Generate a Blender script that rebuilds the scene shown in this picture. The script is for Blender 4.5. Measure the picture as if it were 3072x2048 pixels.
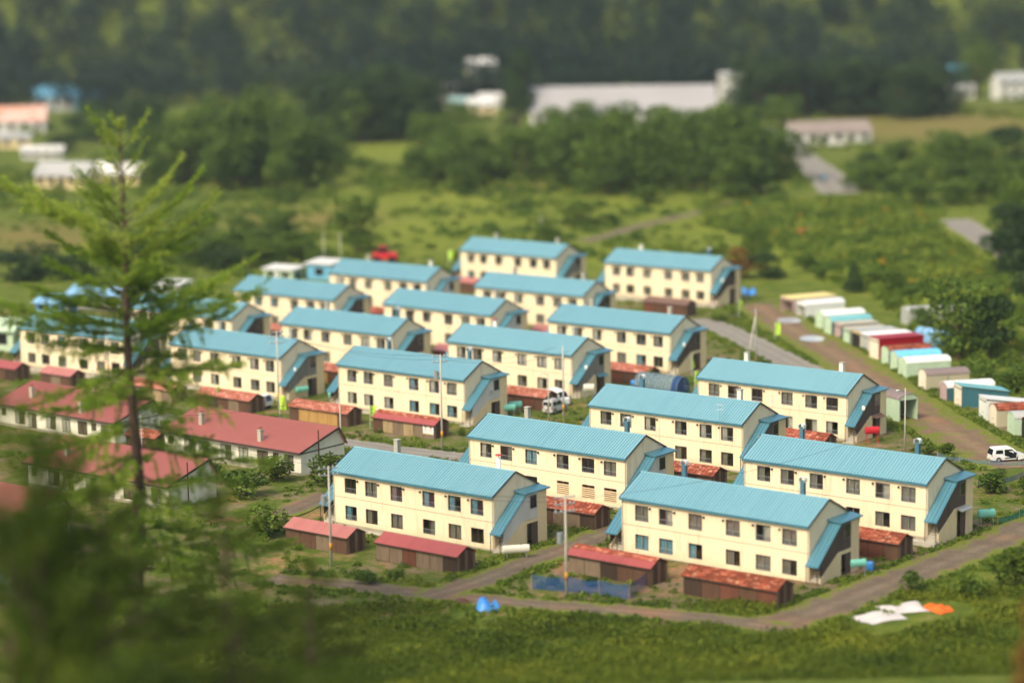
import bpy, math, random
import numpy as np

for _o in list(bpy.data.objects):
    bpy.data.objects.remove(_o)
SC = bpy.context.scene
COL = SC.collection
RAD = math.radians

# ------------------------------------------------------------------ camera, sky, sun, exposure
FPX, PITCH, ROLL = 7476.135, 0.166007, 0.017143       # focal length in pixels of a 3072 px frame, radians
CAM_Z = 55.93
cam_data = bpy.data.cameras.new('camera')
cam = bpy.data.objects.new('camera', cam_data)
COL.objects.link(cam)
cam_data.sensor_width = 36.0
cam_data.lens = 36.0 * FPX / 3072.0
cam_data.clip_start = 0.5
cam_data.clip_end = 6000.0
from mathutils import Matrix, Vector
_r0 = Vector((1, 0, 0)); _u0 = Vector((0, math.sin(PITCH), math.cos(PITCH))); _f0 = Vector((0, math.cos(PITCH), -math.sin(PITCH)))
_r = _r0 * math.cos(ROLL) - _u0 * math.sin(ROLL); _u = _r0 * math.sin(ROLL) + _u0 * math.cos(ROLL)
cam.matrix_world = Matrix(((_r.x, _u.x, -_f0.x, 0), (_r.y, _u.y, -_f0.y, 0), (_r.z, _u.z, -_f0.z, CAM_Z), (0, 0, 0, 1)))
cam_data.dof.use_dof = True
cam_data.dof.focus_distance = 252.0
cam_data.dof.aperture_fstop = 0.056
SC.camera = cam

SUN_EL, SUN_AZ = RAD(47), RAD(222)                    # azimuth clockwise from +Y: behind the camera, to the left
sx, sy, sz = math.sin(SUN_AZ) * math.cos(SUN_EL), math.cos(SUN_AZ) * math.cos(SUN_EL), math.sin(SUN_EL)
world = bpy.data.worlds.new('World'); SC.world = world; world.use_nodes = True
wn = world.node_tree
sky = wn.nodes.new('ShaderNodeTexSky'); sky.sky_type = 'NISHITA'; sky.sun_disc = False
sky.sun_elevation = SUN_EL; sky.sun_rotation = SUN_AZ
sky.air_density = 1.2; sky.dust_density = 5.0; sky.ozone_density = 0.6
bg = wn.nodes['Background']; bg.inputs[1].default_value = 0.145
wn.links.new(sky.outputs[0], bg.inputs[0])
sun_data = bpy.data.lights.new('sun', 'SUN'); sun_data.energy = 1.35; sun_data.angle = RAD(12); sun_data.color = (1.0, 0.90, 0.74)
sun = bpy.data.objects.new('sun', sun_data); COL.objects.link(sun)
sun.rotation_euler = Vector((sx, sy, sz)).to_track_quat('Z', 'Y').to_euler()
sun.location = (-80, -50, 120)
SC.view_settings.view_transform = 'Standard'; SC.view_settings.look = 'None'
SC.view_settings.gamma = 1.0; SC.view_settings.use_curve_mapping = False
SC.view_settings.exposure = 0.62
SC.render.engine = 'CYCLES'
SC.cycles.use_denoising = True
SC.cycles.max_bounces = 5; SC.cycles.diffuse_bounces = 2; SC.cycles.glossy_bounces = 2
SC.cycles.transmission_bounces = 3; SC.cycles.transparent_max_bounces = 12; SC.cycles.volume_bounces = 0
SC.cycles.sample_clamp_indirect = 4.0

# ------------------------------------------------------------------ places (metres; x right, y away from the camera, z up)
BLOCKS = {'1': (-11.41, 295.29, -1.95, -0.6691), '2': (18.2, 264.36, -1.49, -0.6668), '3': (-7.74, 232.61, -1.41, -0.6707), '4': (5.23, 247.89, -1.36, -0.6707), '5': (19.62, 218.7, -1.28, -0.667), '6': (32.02, 231.37, -0.61, -0.6696), '7': (31.25, 279.71, -1.48, -0.6688), '8': (14.75, 326.86, -2.03, -0.6699), '9': (1.59, 311.61, -2.07, -0.672), '10': (-21.66, 332.96, -2.69, -0.6618), '11': (-34.52, 314.81, -2.26, -0.6787), '12': (-8.45, 348.98, -2.74, -0.6792), '13': (4.52, 366.85, -2.99, -0.6468), '14': (1.51, 407.5, -2.75, -0.659), '15': (24.71, 386.27, -2.3, -0.6561), '16': (-18.68, 384.78, -3.02, -0.6571), '17': (-31.59, 366.18, -2.83, -0.6544), '18': (-44.62, 349.93, -2.79, -0.6624), '19': (-56.85, 330.77, -2.33, -0.6231)}
SHEDS = [(-11.86, 282.03, -1.86, 9.25, 2.6, 1.75), (-22.29, 290.61, -2.03, 9.25, 2.6, 1.75), (-34.68, 300.67, -2.22, 9.0, 2.6, 1.75), (-45.32, 309.4, -2.39, 9.2, 2.6, 1.75), (-68.07, 328.29, -2.75, 7.7, 2.6, 1.75), (-58.8, 320.86, -2.61, 5.71, 2.6, 1.75), (1.39, 297.47, -1.9, 8.2, 2.6, 1.75), (14.81, 312.84, -1.95, 7.7, 2.6, 1.75), (17.92, 250.58, -1.32, 7.7, 2.6, 1.75), (5.11, 234.78, -1.27, 8.2, 2.6, 1.75), (8.98, 213.68, -1.03, 8.84, 2.6, 1.75), (18.81, 205.11, -0.87, 9.34, 2.6, 1.75), (32.58, 219.38, -0.9, 6.2, 2.6, 1.75), (31.24, 266.62, -1.37, 7.7, 2.6, 1.75), (-8.18, 219.87, -1.23, 9.51, 2.6, 1.75), (-17.8, 227.5, -1.38, 7.7, 2.6, 1.75), (23.83, 370.68, -2.43, 7.83, 2.6, 1.9), (5.79, 346.81, -2.35, 5.7, 2.6, 1.75), (-7.64, 331.28, -2.3, 5.7, 2.6, 1.75), (-7.02, 401.54, -2.98, 4.7, 2.6, 1.75), (-20.68, 370.28, -2.78, 5.7, 2.6, 1.75), (-34.71, 356.15, -2.76, 5.7, 2.6, 1.75), (-23.89, 319.08, -2.31, 5.7, 2.6, 1.75), (-41.28, 276.71, -2.04, 4.7, 2.6, 1.75)]
ROWHOUSES = [(-27.26, 270.76, -1.87, -0.683), (-50.06, 291.33, -2.25, -0.697), (-39.63, 255.9, -1.83, -0.662), (-52.1, 241.0, -1.78, -0.665)]
GARAGES = [(42.0, 367.78, -2.26, 24), (43.35, 363.1, -2.21, 22), (44.72, 352.2, -2.09, 20), (45.15, 346.57, -2.03, 18), (46.07, 343.43, -1.99, 17), (46.66, 338.64, -1.94, 16), (47.42, 334.04, -1.89, 16), (48.14, 331.39, -1.86, 17), (48.54, 324.6, -1.79, 20), (49.12, 319.75, -1.74, 16), (49.6, 315.36, -1.69, 15), (49.88, 310.29, -1.64, 14), (50.84, 301.05, -1.54, 12), (51.98, 292.76, -1.45, 12), (53.06, 289.02, -1.41, 10), (54.46, 281.0, -1.32, 8), (54.85, 277.04, -1.28, 8), (55.82, 271.95, -1.22, 6)]
GAR_OPEN = (44.12, 283.0, -1.42, 0)
GAR_BACK = (53.93, 351.8, -2.01, 14)
GAR_DARK = (56.11, 269.47, -1.2, 4)
POLES = [(-7.96, 271.62, -1.73, 10.84), (4.17, 287.52, -1.78, 5.87), (5.89, 286.05, -1.76, 9.13), (-28.57, 298.62, -2.15, 9.88), (-16.75, 219.88, -1.3, 9.31), (4.3, 206.92, -1.0, 8.98), (42.37, 264.33, -1.26, 7.06), (-39.2, 257.29, -1.84, 7.0), (-19.0, 268.44, -1.78, 6.84), (-51.92, 316.72, -2.51, 3.77), (-49.7, 290.42, -2.24, 5.57), (32.02, 322.9, -1.91, 5.82), (-32.57, 431.57, -3.47, 6.89), (-29.64, 430.99, -3.44, 6.88), (5.97, 476.38, -3.6, 4.21), (-53.16, 322.72, -2.58, 5.16)]
FLUES = [('3', -7.99, 7.44), ('3', 4.74, 7.73), ('4', 4.91, 7.84), ('2', -7.79, 7.82), ('2', 5.07, 7.72), ('5', -7.68, 7.76), ('5', 5.07, 7.72), ('6', -7.35, 7.73), ('6', 5.29, 7.77), ('7', 5.08, 7.53), ('7', -7.57, 7.53), ('9', -8.08, 7.87), ('10', 4.64, 8.03), ('15', -7.7, 7.47), ('15', 5.07, 8.21), ('17', -8.09, 7.88), ('16', 5.09, 7.46)]
PTS = {'suv_rl': (4.71, 291.46, -1.82), 'suv_rear': (3.48, 292.54, -1.84), 'suv_fr': (6.22, 293.66, -1.83), 'van_b': (6.45, 296.76, -1.86), 'van_r': (6.93, 297.29, -1.86), 'van2_a': (51.1, 257.56, -1.12), 'van2_b': (53.54, 258.11, -1.11), 'truck': (-30.64, 300.23, -2.18), 'farcar': (72.43, 573.58, -4.01), 'tank_a': (-0.51, 290.67, -1.85), 'tank_b': (0.26, 292.48, -1.86), 'tank_c': (-26.37, 306.11, -2.21), 'tank_d': (-22.38, 303.14, -2.15), 'tank_e': (29.97, 211.73, -0.84), 'tank_f': (44.56, 229.61, -0.9), 'tank_white': (9.3, 299.49, -1.86), 'tank_big': (0.04, 220.95, -1.17), 'tank_red': (39.59, 269.62, -1.33), 'barrel': (15.33, 306.96, -1.88), 'tunnel_l': (17.06, 304.6, -1.85), 'tunnel_r': (20.63, 302.7, -1.8), 'flag1': (-16.74, 285.66, -1.93), 'flag2': (-36.35, 300.68, -2.23), 'flag3': (-28.04, 293.98, -2.1), 'flag4': (22.55, 303.82, -1.8), 'flag5': (23.11, 315.95, -1.91), 'flag6': (36.6, 341.83, -2.05), 'flag7': (33.65, 364.48, -2.3), 'flag8': (-10.93, 435.26, -3.34), 'flag9': (-72.42, 357.93, -3.08), 'tarp_w': (29.69, 197.85, -0.71), 'tarp_w2': (32.11, 200.35, -0.72), 'tarp_o': (35.04, 199.85, -0.69), 'tarp_blue': (-2.42, 203.75, -1.02), 'tarp_blue2': (-4.66, 205.86, -1.06), 'net': [(1.35, 209.9, -1.05), (4.45, 208.85, -1.02), (7.09, 207.37, -0.98), (9.63, 205.82, -0.95), (11.65, 210.88, -0.98), (10.83, 213.26, -1.01)], 'netr': [(45.35, 261.03, -1.2), (47.23, 258.45, -1.16), (50.02, 256.56, -1.12), (53.51, 255.63, -1.08)], 'netr2': [(46.73, 245.7, -1.04), (49.16, 246.83, -1.03), (52.41, 250.29, -1.04)], 'ball': (12.26, 212.6, -0.99), 'puddle1': (40.67, 360.78, -2.2), 'puddle2': (41.95, 343.2, -2.02), 'bluecover': [(55.75, 336.15, -1.85), (57.49, 332.03, -1.79)], 'bluebag': (37.53, 389.47, -2.51), 'blueshed_l': (-42.04, 208.35, -1.39), 'white_left': (-36.37, 246.49, -1.71), 'white_left2': (-24.33, 235.28, -1.51), 'signred': (-32.87, 251.01, -1.73), 'greenlong': (-76.79, 374.54, -3.27), 'leftroof_a': (-72.16, 397.22, -3.46), 'leftroof_b': (-66.79, 399.68, -3.44), 'chair': (7.56, 291.16, -1.79)}
TREES = [('round', -28.2, 460.5, -3.7, 11.3, 10.5), ('round', 13.8, 493.7, -3.7, 5.9, 9.1), ('round', 42.8, 431.7, -2.9, 7.3, 5.7), ('dark', 38.0, 409.3, -2.7, 6.2, 6.5), ('dark', 42.6, 408.4, -2.7, 4.7, 6.5), ('conifer', 54.2, 389.4, -2.4, 5.7, 3.4), ('round', 59.0, 325.0, -1.7, 10.9, 11.0), ('tall', 63.0, 323.3, -1.7, 9.6, 6.9), ('round', 62.0, 379.1, -2.2, 3.4, 4.7), ('round', 91.2, 447.4, -2.6, 12.9, 8.8), ('dark', 76.9, 371.7, -2.0, 9.4, 4.6), ('round', -78.6, 606.5, -5.5, 19.0, 16.0), ('round', -63.8, 597.0, -5.3, 25.5, 17.8), ('round', -51.8, 616.7, -5.4, 18.6, 16.2), ('round', -69.0, 587.5, -5.3, 14.7, 12.4), ('round', -51.4, 552.6, -4.8, 11.8, 8.7), ('dark', -91.8, 640.0, -6.0, 19.5, 14.7), ('dark', -51.7, 763.2, -6.8, 21.7, 18.7), ('dark', -37.7, 749.6, -6.6, 23.9, 19.7), ('dark', -25.3, 772.5, -6.7, 15.1, 14.9), ('round', -49.1, 653.7, -5.8, 13.9, 12.6), ('round', -42.9, 725.8, -6.4, 16.7, 15.2), ('tall', 3.0, 762.7, -6.4, 28.4, 12.7), ('round', -13.8, 732.9, -6.2, 11.0, 11.5), ('round', -17.3, 619.1, -5.2, 11.0, 11.9), ('round', -6.3, 604.1, -4.9, 12.8, 12.7), ('round', 3.1, 590.2, -4.7, 14.6, 13.4), ('round', 13.2, 576.5, -4.5, 16.3, 14.1), ('round', 24.2, 573.6, -4.4, 20.8, 14.0), ('round', 32.5, 561.0, -4.2, 16.9, 13.7), ('round', 42.1, 558.5, -4.1, 13.9, 12.7), ('round', 49.4, 541.7, -3.9, 14.9, 14.3), ('dark', 53.1, 545.7, -3.9, 11.7, 9.6), ('round', 40.8, 627.4, -4.8, 13.9, 11.0), ('round', 7.5, 693.7, -5.7, 8.6, 10.9), ('round', -21.5, 585.8, -4.9, 10.4, 10.2), ('round', -11.0, 572.3, -4.7, 8.1, 10.0), ('round', 81.7, 548.1, -3.7, 9.3, 10.7), ('round', 96.9, 621.1, -4.3, 6.3, 9.9), ('dark', 84.9, 590.4, -4.1, 5.3, 7.3), ('round', 107.5, 572.8, -3.7, 12.4, 16.3), ('dark', 118.2, 581.0, -3.7, 12.6, 12.4), ('round', 93.4, 516.8, -3.3, 7.4, 10.1), ('round', 84.2, 510.2, -3.3, 6.4, 8.1), ('dark', 82.0, 792.8, -6.1, 21.2, 19.5), ('dark', 96.5, 797.8, -6.0, 19.2, 21.1), ('dark', 108.9, 786.8, -5.8, 19.4, 20.8), ('dark', 122.8, 787.7, -5.7, 17.7, 19.5), ('dark', 134.1, 789.7, -5.6, 15.9, 16.8), ('round', 162.5, 864.0, -6.1, 22.6, 16.9), ('round', 75.9, 687.1, -5.1, 14.1, 10.9), ('round', -60.1, 479.8, -4.2, 7.7, 9.3), ('round', -51.5, 477.9, -4.1, 6.0, 7.6), ('round', -45.6, 487.7, -4.1, 5.6, 8.6), ('round', -38.1, 448.1, -3.7, 4.8, 7.9), ('round', -44.7, 443.1, -3.7, 3.9, 7.8), ('dark', -50.4, 438.1, -3.7, 4.7, 8.5), ('dark', -85.0, 432.9, -3.9, 6.3, 13.9), ('dark', -76.3, 431.2, -3.8, 5.4, 9.2), ('round', -67.4, 454.0, -4.0, 6.5, 10.4), ('dark', -129.7, 721.3, -7.1, 5.8, 14.1), ('round', -123.2, 751.9, -7.3, 10.8, 14.6), ('round', -93.9, 616.4, -5.8, 11.0, 10.9), ('round', 6.4, 465.5, -3.5, 4.9, 5.7), ('round', 9.1, 438.5, -3.2, 4.7, 6.1), ('round', 28.9, 532.7, -4.0, 4.7, 7.5), ('round', 19.8, 492.3, -3.6, 3.5, 6.0), ('round', 58.3, 394.8, -2.4, 4.2, 4.2), ('round', 60.9, 389.1, -2.3, 3.8, 4.8), ('round', 52.1, 406.6, -2.6, 2.9, 5.0), ('round', 49.6, 415.5, -2.7, 3.7, 4.4), ('round', 58.3, 348.7, -1.9, 4.4, 4.9), ('round', 48.3, 243.7, -1.0, 3.1, 2.6), ('round', 61.3, 299.0, -1.4, 4.3, 4.8), ('round', 58.8, 305.6, -1.5, 2.8, 3.3)]
FAR = {'hall': (35.1, 766.3, -6.2, 56.3, 12.7), 'tower': (78.9, 881.4, -6.9, 8.0, 9.6), 'hill1': (-9.3, 885.0, -10.0, 9.2, 6.2), 'hill2': (-16.0, 865.0, -8.6, 11.5, 5.6), 'hill3': (-28.6, 860.0, -9.1, 7.7, 4.2), 'hill4': (-6.2, 850.0, -7.9, 7.6, 4.6), 'hill5': (-28.3, 868.2, -7.7, 7.6, 4.6), 'hill6': (-8.9, 816.3, -7.0, 8.6, 7.1), 'road_house': (87.5, 683.4, -5.0, 21.7, 6.3), 'blue_shed': (106.9, 850.0, -6.4, 8.2, 5.2), 'blue_house': (162.4, 898.6, -6.4, 7.2, 9.6), 'white_house': (171.8, 852.5, -5.9, 11.4, 9.1), 'l_blue': (-167.6, 922.7, -9.3, 13.9, 9.0), 'l_blue2': (-155.1, 925.4, -9.2, 11.5, 7.4), 'l_orange': (-158.6, 809.2, -8.1, 17.3, 8.6), 'l_small': (-147.1, 742.9, -7.4, 9.3, 4.6), 'l_cream': (-107.8, 606.4, -5.8, 13.5, 6.5), 'l_cream2': (-95.8, 614.6, -5.8, 11.4, 5.4), 'l_white': (-130.6, 698.9, -6.8, 11.2, 3.7), 'v_blue': (-31.7, 422.7, -3.4, 4.9, 3.1), 'v_white': (-39.0, 424.1, -3.5, 5.8, 2.1), 'v_red': (-22.4, 442.4, -3.5, 5.8, 2.9), 'v_redcar': (55.1, 465.6, -3.1, 5.7, 2.5), 'v_redroof': (-62.9, 416.3, -3.6, 2.9, 2.2), 'v_white2': (-57.0, 411.9, -3.5, 5.8, 1.6), 'v_longgreen': (-73.7, 353.9, -3.0, 7.6, 4.7), 'v_bluewhite': (-65.5, 394.5, -3.4, 9.1, 3.5), 'v_bluewhite2': (-71.7, 388.3, -3.4, 4.8, 3.1)}
ROADS = {'far_lane': ([(13.8, 466.76, -3.45), (19.16, 477.16, -3.5), (26.75, 493.07, -3.6), (34.57, 505.9, -3.66), (42.73, 518.53, -3.72), (49.73, 535.0, -3.82)], 4.5), 'upper_road': ([(72.73, 545.52, -3.74), (74.9, 593.18, -4.18), (74.85, 627.67, -4.52), (75.19, 664.77, -4.88), (75.58, 706.46, -5.28), (73.79, 737.97, -5.6)], 9), 'right_road': ([(87.5, 488.58, -3.07), (87.39, 469.37, -2.88), (87.55, 444.79, -2.65), (87.34, 422.68, -2.43), (85.74, 389.64, -2.13)], 6.5), 'garage_road': ([(26.76, 364.57, -2.35), (29.97, 356.73, -2.25), (33.05, 342.85, -2.09), (35.44, 331.14, -1.96), (38.04, 318.44, -1.81), (41.32, 304.96, -1.66)], 5.0), 'garage_yard': ([(37.84, 378.61, -2.4), (39.59, 358.08, -2.19), (41.99, 341.41, -2.01), (44.27, 322.65, -1.81), (46.16, 301.18, -1.58), (48.05, 283.64, -1.4), (50.2, 267.92, -1.23), (53.02, 254.79, -1.08)], 8.5), 'east_lane': ([(51.62, 232.65, -0.87), (44.83, 223.58, -0.84), (37.25, 214.49, -0.81), (29.88, 206.13, -0.79), (23.82, 198.97, -0.77), (20.28, 195.95, -0.77)], 5.6), 'front_lane': ([(-21.94, 215.75, -1.3), (-14.76, 212.74, -1.21), (-8.9, 209.61, -1.13), (-3.21, 206.72, -1.06), (2.35, 204.19, -0.99), (9.59, 201.68, -0.91), (16.58, 198.29, -0.82), (21.59, 195.05, -0.75)], 3.8), 'cross_lane': ([(-7.72, 208.03, -1.11), (-3.65, 212.4, -1.12), (0.21, 218.26, -1.14), (4.25, 223.6, -1.16), (8.96, 230.57, -1.19), (12.52, 235.11, -1.21)], 4.2), 'mid_lane': ([(-31.71, 287.46, -2.07), (-26.18, 282.76, -1.98), (-19.77, 277.31, -1.88), (-13.61, 272.31, -1.78), (-5.75, 267.25, -1.67), (-0.04, 262.82, -1.58)], 4.5), 'west_lane': ([(-44.19, 296.02, -2.25), (-39.72, 294.01, -2.2), (-34.83, 287.87, -2.1), (-31.29, 283.42, -2.03)], 4.0), 'low_lane': ([(-23.43, 240.97, -1.55), (-21.21, 245.62, -1.58), (-18.9, 250.44, -1.61)], 4.0)}
LARCH = [(-29.59, 190.0, 41.26), (-29.59, 190.0, 39.6), (-29.58, 190.0, 35.93), (-29.61, 190.0, 32.24), (-29.68, 190.0, 28.18), (-29.75, 190.0, 24.1), (-29.63, 190.0, 20.67), (-29.38, 190.0, 16.88), (-29.26, 190.0, 13.41), (-29.53, 190.0, 8.53), (-29.95, 190.0, 3.25), (-30.43, 190.0, -2.43), (-30.82, 190.0, -7.44)]
CAM = (7476.135023, 0.166007, 0.017143, 1535.869584, 1025.157286, 55.933848)
SL = (0.007961, -0.009694)
LUSH = [(-36.1, 692.2, 30.0), (-38.2, 625.0, 25.0), (-15.1, 500.2, 25.0), (-4.6, 514.3, 20.0), (21.6, 442.3, 18.0), (51.3, 430.0, 16.0), (50.4, 456.1, 18.0), (44.5, 479.0, 20.0), (39.7, 503.8, 20.0), (25.2, 533.6, 25.0), (-2.0, 559.8, 25.0), (247.1, 1373.6, 60.0), (-16.5, 553.6, 30.0), (74.4, 419.3, 25.0), (-6.1, 482.7, 20.0), (-19.2, 471.0, 15.0), (68.0, 466.4, 30.0)]
BROWN = [(-98.3, 503.1, 14.0), (-89.1, 486.0, 12.0), (134.2, 744.0, 40.0), (117.7, 722.6, 30.0), (-42.9, 519.0, 14.0), (-47.0, 524.3, 10.0), (4.1, 584.4, 8.0)]
THICK_R = [(40.0, 530.0), (69.3, 541.5), (89.1, 517.9), (79.1, 412.6), (62.4, 369.6), (51.4, 401.3), (48.8, 456.4), (38.5, 488.0)]
BELTS = [('round', 'in the tree belt right of the larch tip', [(-83.6, 611.6, -5.6, 15.7, 15.8), (-80.7, 633.7, -5.8, 12.6, 17.9), (-76.9, 624.4, -5.7, 22.2, 15.2), (-68.9, 610.7, -5.5, 18.2, 12.8), (-63.7, 591.8, -5.3, 16.6, 16.1), (-63.2, 628.8, -5.6, 20.0, 16.1), (-60.6, 629.7, -5.6, 21.1, 15.3), (-51.2, 588.0, -5.1, 18.2, 17.0), (-48.7, 590.8, -5.1, 15.8, 17.2), (-45.1, 622.1, -5.4, 13.5, 13.4)]), ('dark', 'in the dark belt left of the hillside houses', [(-58.6, 770.2, -7.0, 19.7, 16.5), (-56.4, 773.2, -7.0, 17.1, 18.1), (-49.0, 734.1, -6.5, 19.3, 18.9), (-43.1, 726.5, -6.4, 18.9, 14.8), (-38.9, 726.8, -6.4, 21.1, 16.9), (-37.7, 779.8, -6.9, 21.9, 18.1), (-35.6, 790.4, -7.0, 22.4, 20.7), (-29.7, 734.8, -6.4, 16.8, 14.9), (-24.6, 735.2, -6.4, 21.0, 14.4)]), ('round', 'in the belt below the hillside houses', [(-22.0, 642.8, -5.4, 14.3, 12.7), (-15.2, 585.1, -4.8, 12.0, 14.3), (-14.7, 638.6, -5.3, 13.6, 11.3), (-10.6, 616.7, -5.1, 13.2, 11.4), (-6.8, 589.1, -4.8, 11.0, 14.2), (0.5, 615.4, -5.0, 12.3, 13.0), (3.5, 601.7, -4.8, 12.6, 13.1), (8.7, 605.4, -4.8, 12.0, 13.6), (10.1, 617.4, -4.9, 15.2, 13.0), (16.0, 633.9, -5.0, 12.4, 13.6)]), ('round', 'in the broad belt below the long white hall', [(11.2, 576.2, -4.5, 16.8, 12.4), (16.7, 582.8, -4.5, 17.3, 14.0), (19.7, 567.5, -4.4, 12.2, 12.2), (22.3, 555.4, -4.2, 13.5, 13.9), (26.8, 588.2, -4.5, 15.2, 14.0), (28.6, 572.7, -4.4, 14.3, 13.9), (34.9, 602.8, -4.6, 17.1, 16.5), (36.1, 591.2, -4.5, 18.5, 13.7), (38.2, 578.8, -4.3, 17.3, 12.7), (42.3, 583.2, -4.3, 18.5, 14.5), (48.0, 590.9, -4.4, 15.1, 15.8), (50.0, 574.7, -4.2, 13.9, 12.7), (53.4, 588.2, -4.3, 18.5, 16.7), (55.0, 582.8, -4.2, 18.3, 15.6), (59.9, 577.8, -4.2, 13.3, 13.7), (63.5, 580.9, -4.2, 14.9, 14.4)]), ('dark', 'in the dark belt right of the long white hall', [(78.2, 815.0, -6.3, 21.2, 16.4), (78.7, 786.7, -6.0, 20.2, 19.3), (86.2, 783.5, -5.9, 20.4, 16.1), (93.7, 786.5, -5.9, 18.7, 17.4), (99.7, 810.4, -6.1, 16.1, 16.0), (107.0, 810.5, -6.0, 20.3, 15.9), (111.2, 787.3, -5.8, 20.6, 19.0), (117.2, 791.1, -5.8, 14.3, 18.5), (120.7, 804.5, -5.9, 19.2, 17.9), (122.3, 770.6, -5.5, 18.1, 16.4), (127.2, 772.7, -5.5, 17.2, 18.3), (138.4, 803.2, -5.7, 18.3, 19.2)]), ('round', 'directly in front of the long white hall', [(12.6, 724.5, -6.0, 10.0, 11.9), (22.9, 755.4, -6.2, 9.5, 12.7), (23.8, 743.2, -6.0, 8.1, 11.1), (31.2, 731.8, -5.9, 9.7, 9.0), (35.5, 745.6, -6.0, 7.7, 9.4), (44.5, 711.3, -5.6, 7.2, 10.6), (47.8, 733.1, -5.8, 8.3, 11.5), (54.7, 728.7, -5.7, 7.7, 10.2), (57.0, 719.6, -5.6, 9.3, 10.3)]), ('round', 'in the group right of the upper road', [(103.3, 587.7, -3.9, 10.7, 13.4), (103.7, 565.1, -3.7, 11.6, 12.9), (105.4, 565.4, -3.7, 10.7, 13.2), (102.0, 533.7, -3.4, 10.0, 11.1), (104.5, 532.9, -3.4, 8.9, 11.6), (103.4, 516.1, -3.2, 11.0, 11.1), (108.2, 523.0, -3.2, 9.3, 11.6)]), ('round', 'in the low belt behind the rear left blocks', [(-57.3, 446.3, -3.8, 5.3, 9.2), (-53.5, 451.1, -3.8, 5.5, 8.5), (-53.0, 454.1, -3.9, 4.1, 7.5), (-50.8, 475.9, -4.0, 4.4, 7.8), (-47.0, 469.4, -4.0, 4.2, 9.5), (-43.8, 442.5, -3.7, 5.3, 8.9), (-39.8, 451.8, -3.7, 5.6, 7.2), (-37.9, 454.0, -3.7, 5.5, 7.4), (-34.0, 437.2, -3.5, 4.0, 7.6)]), ('dark', 'among the upper left houses', [(-132.4, 771.4, -7.6, 9.3, 13.0), (-129.9, 792.0, -7.7, 11.7, 14.3), (-123.4, 813.0, -7.9, 10.3, 14.7), (-115.1, 799.0, -7.7, 12.8, 14.4)]), ('dark', 'at the right edge beside the right-hand road', [(87.1, 434.6, -2.6, 10.0, 9.3), (82.6, 407.8, -2.3, 8.8, 8.4), (89.3, 435.0, -2.5, 8.2, 9.3), (84.6, 407.4, -2.3, 8.7, 8.6)]), ('dark', 'between the hillside houses', [(-39.0, 965.7, -8.7, 8.0, 10.6), (-34.9, 975.2, -8.8, 11.1, 12.5), (-26.9, 839.0, -7.4, 8.1, 10.4), (-25.6, 960.0, -8.5, 8.1, 7.7), (-21.3, 922.9, -8.1, 7.5, 9.0), (-16.3, 818.7, -7.1, 6.5, 10.7), (-13.0, 860.2, -7.5, 8.6, 10.5), (-8.4, 869.2, -7.5, 8.8, 10.1), (-4.9, 911.0, -7.9, 10.6, 11.7), (-2.8, 962.0, -8.4, 8.2, 11.2), (1.3, 771.7, -6.5, 9.6, 7.0)]), ('round', 'in the clump right of the upper road bend', [(79.4, 552.3, -3.8, 6.5, 10.8), (84.8, 535.1, -3.5, 6.5, 11.0), (88.6, 545.8, -3.6, 8.0, 8.9)])]
HAZE = 0.0001

def hill_noise(x, y):
    return (np.sin(x * .011 + 1.3) * np.cos(y * .008 + .4) + .5 * np.sin(x * .027 + y * .013 + 2.0))

def ground_z(x, y):
    x = np.asarray(x, float); y = np.asarray(y, float)
    z = SL[0] * np.clip(x, -250, 250) + SL[1] * (np.clip(y, -400, 1200) - 100)
    t = np.clip((190 - y) / 190, 0, None)
    z = z + np.minimum(52 * t ** 1.25, 90)                                   # the slope the photographer stands on
    d = np.clip(y - 925 - 30 * hill_noise(x * .6, y * .2), 0, None)
    z = z + np.minimum(.40 * d * d / (d + 60), 190) * (1 + .12 * hill_noise(x, y))     # wooded hills across the valley
    z = z + 13 * np.exp(-((x + 12) ** 2 / 900 + (y - 900) ** 2 / 1400))                # hillock with houses
    s = np.clip(np.abs(x) - 330, 0, None)
    z = z + np.minimum(.3 * s * s / (s + 80), 150) * np.clip((y - 200) / 400, 0, 1)
    return z
def gz(x, y): return float(ground_z(x, y))

# ------------------------------------------------------------------ materials
def lin(c):
    f = lambda v: v / 12.92 if v <= .04045 else ((v + .055) / 1.055) ** 2.4
    return tuple(f(v / 255.0) for v in c) + (1.0,)

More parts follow.
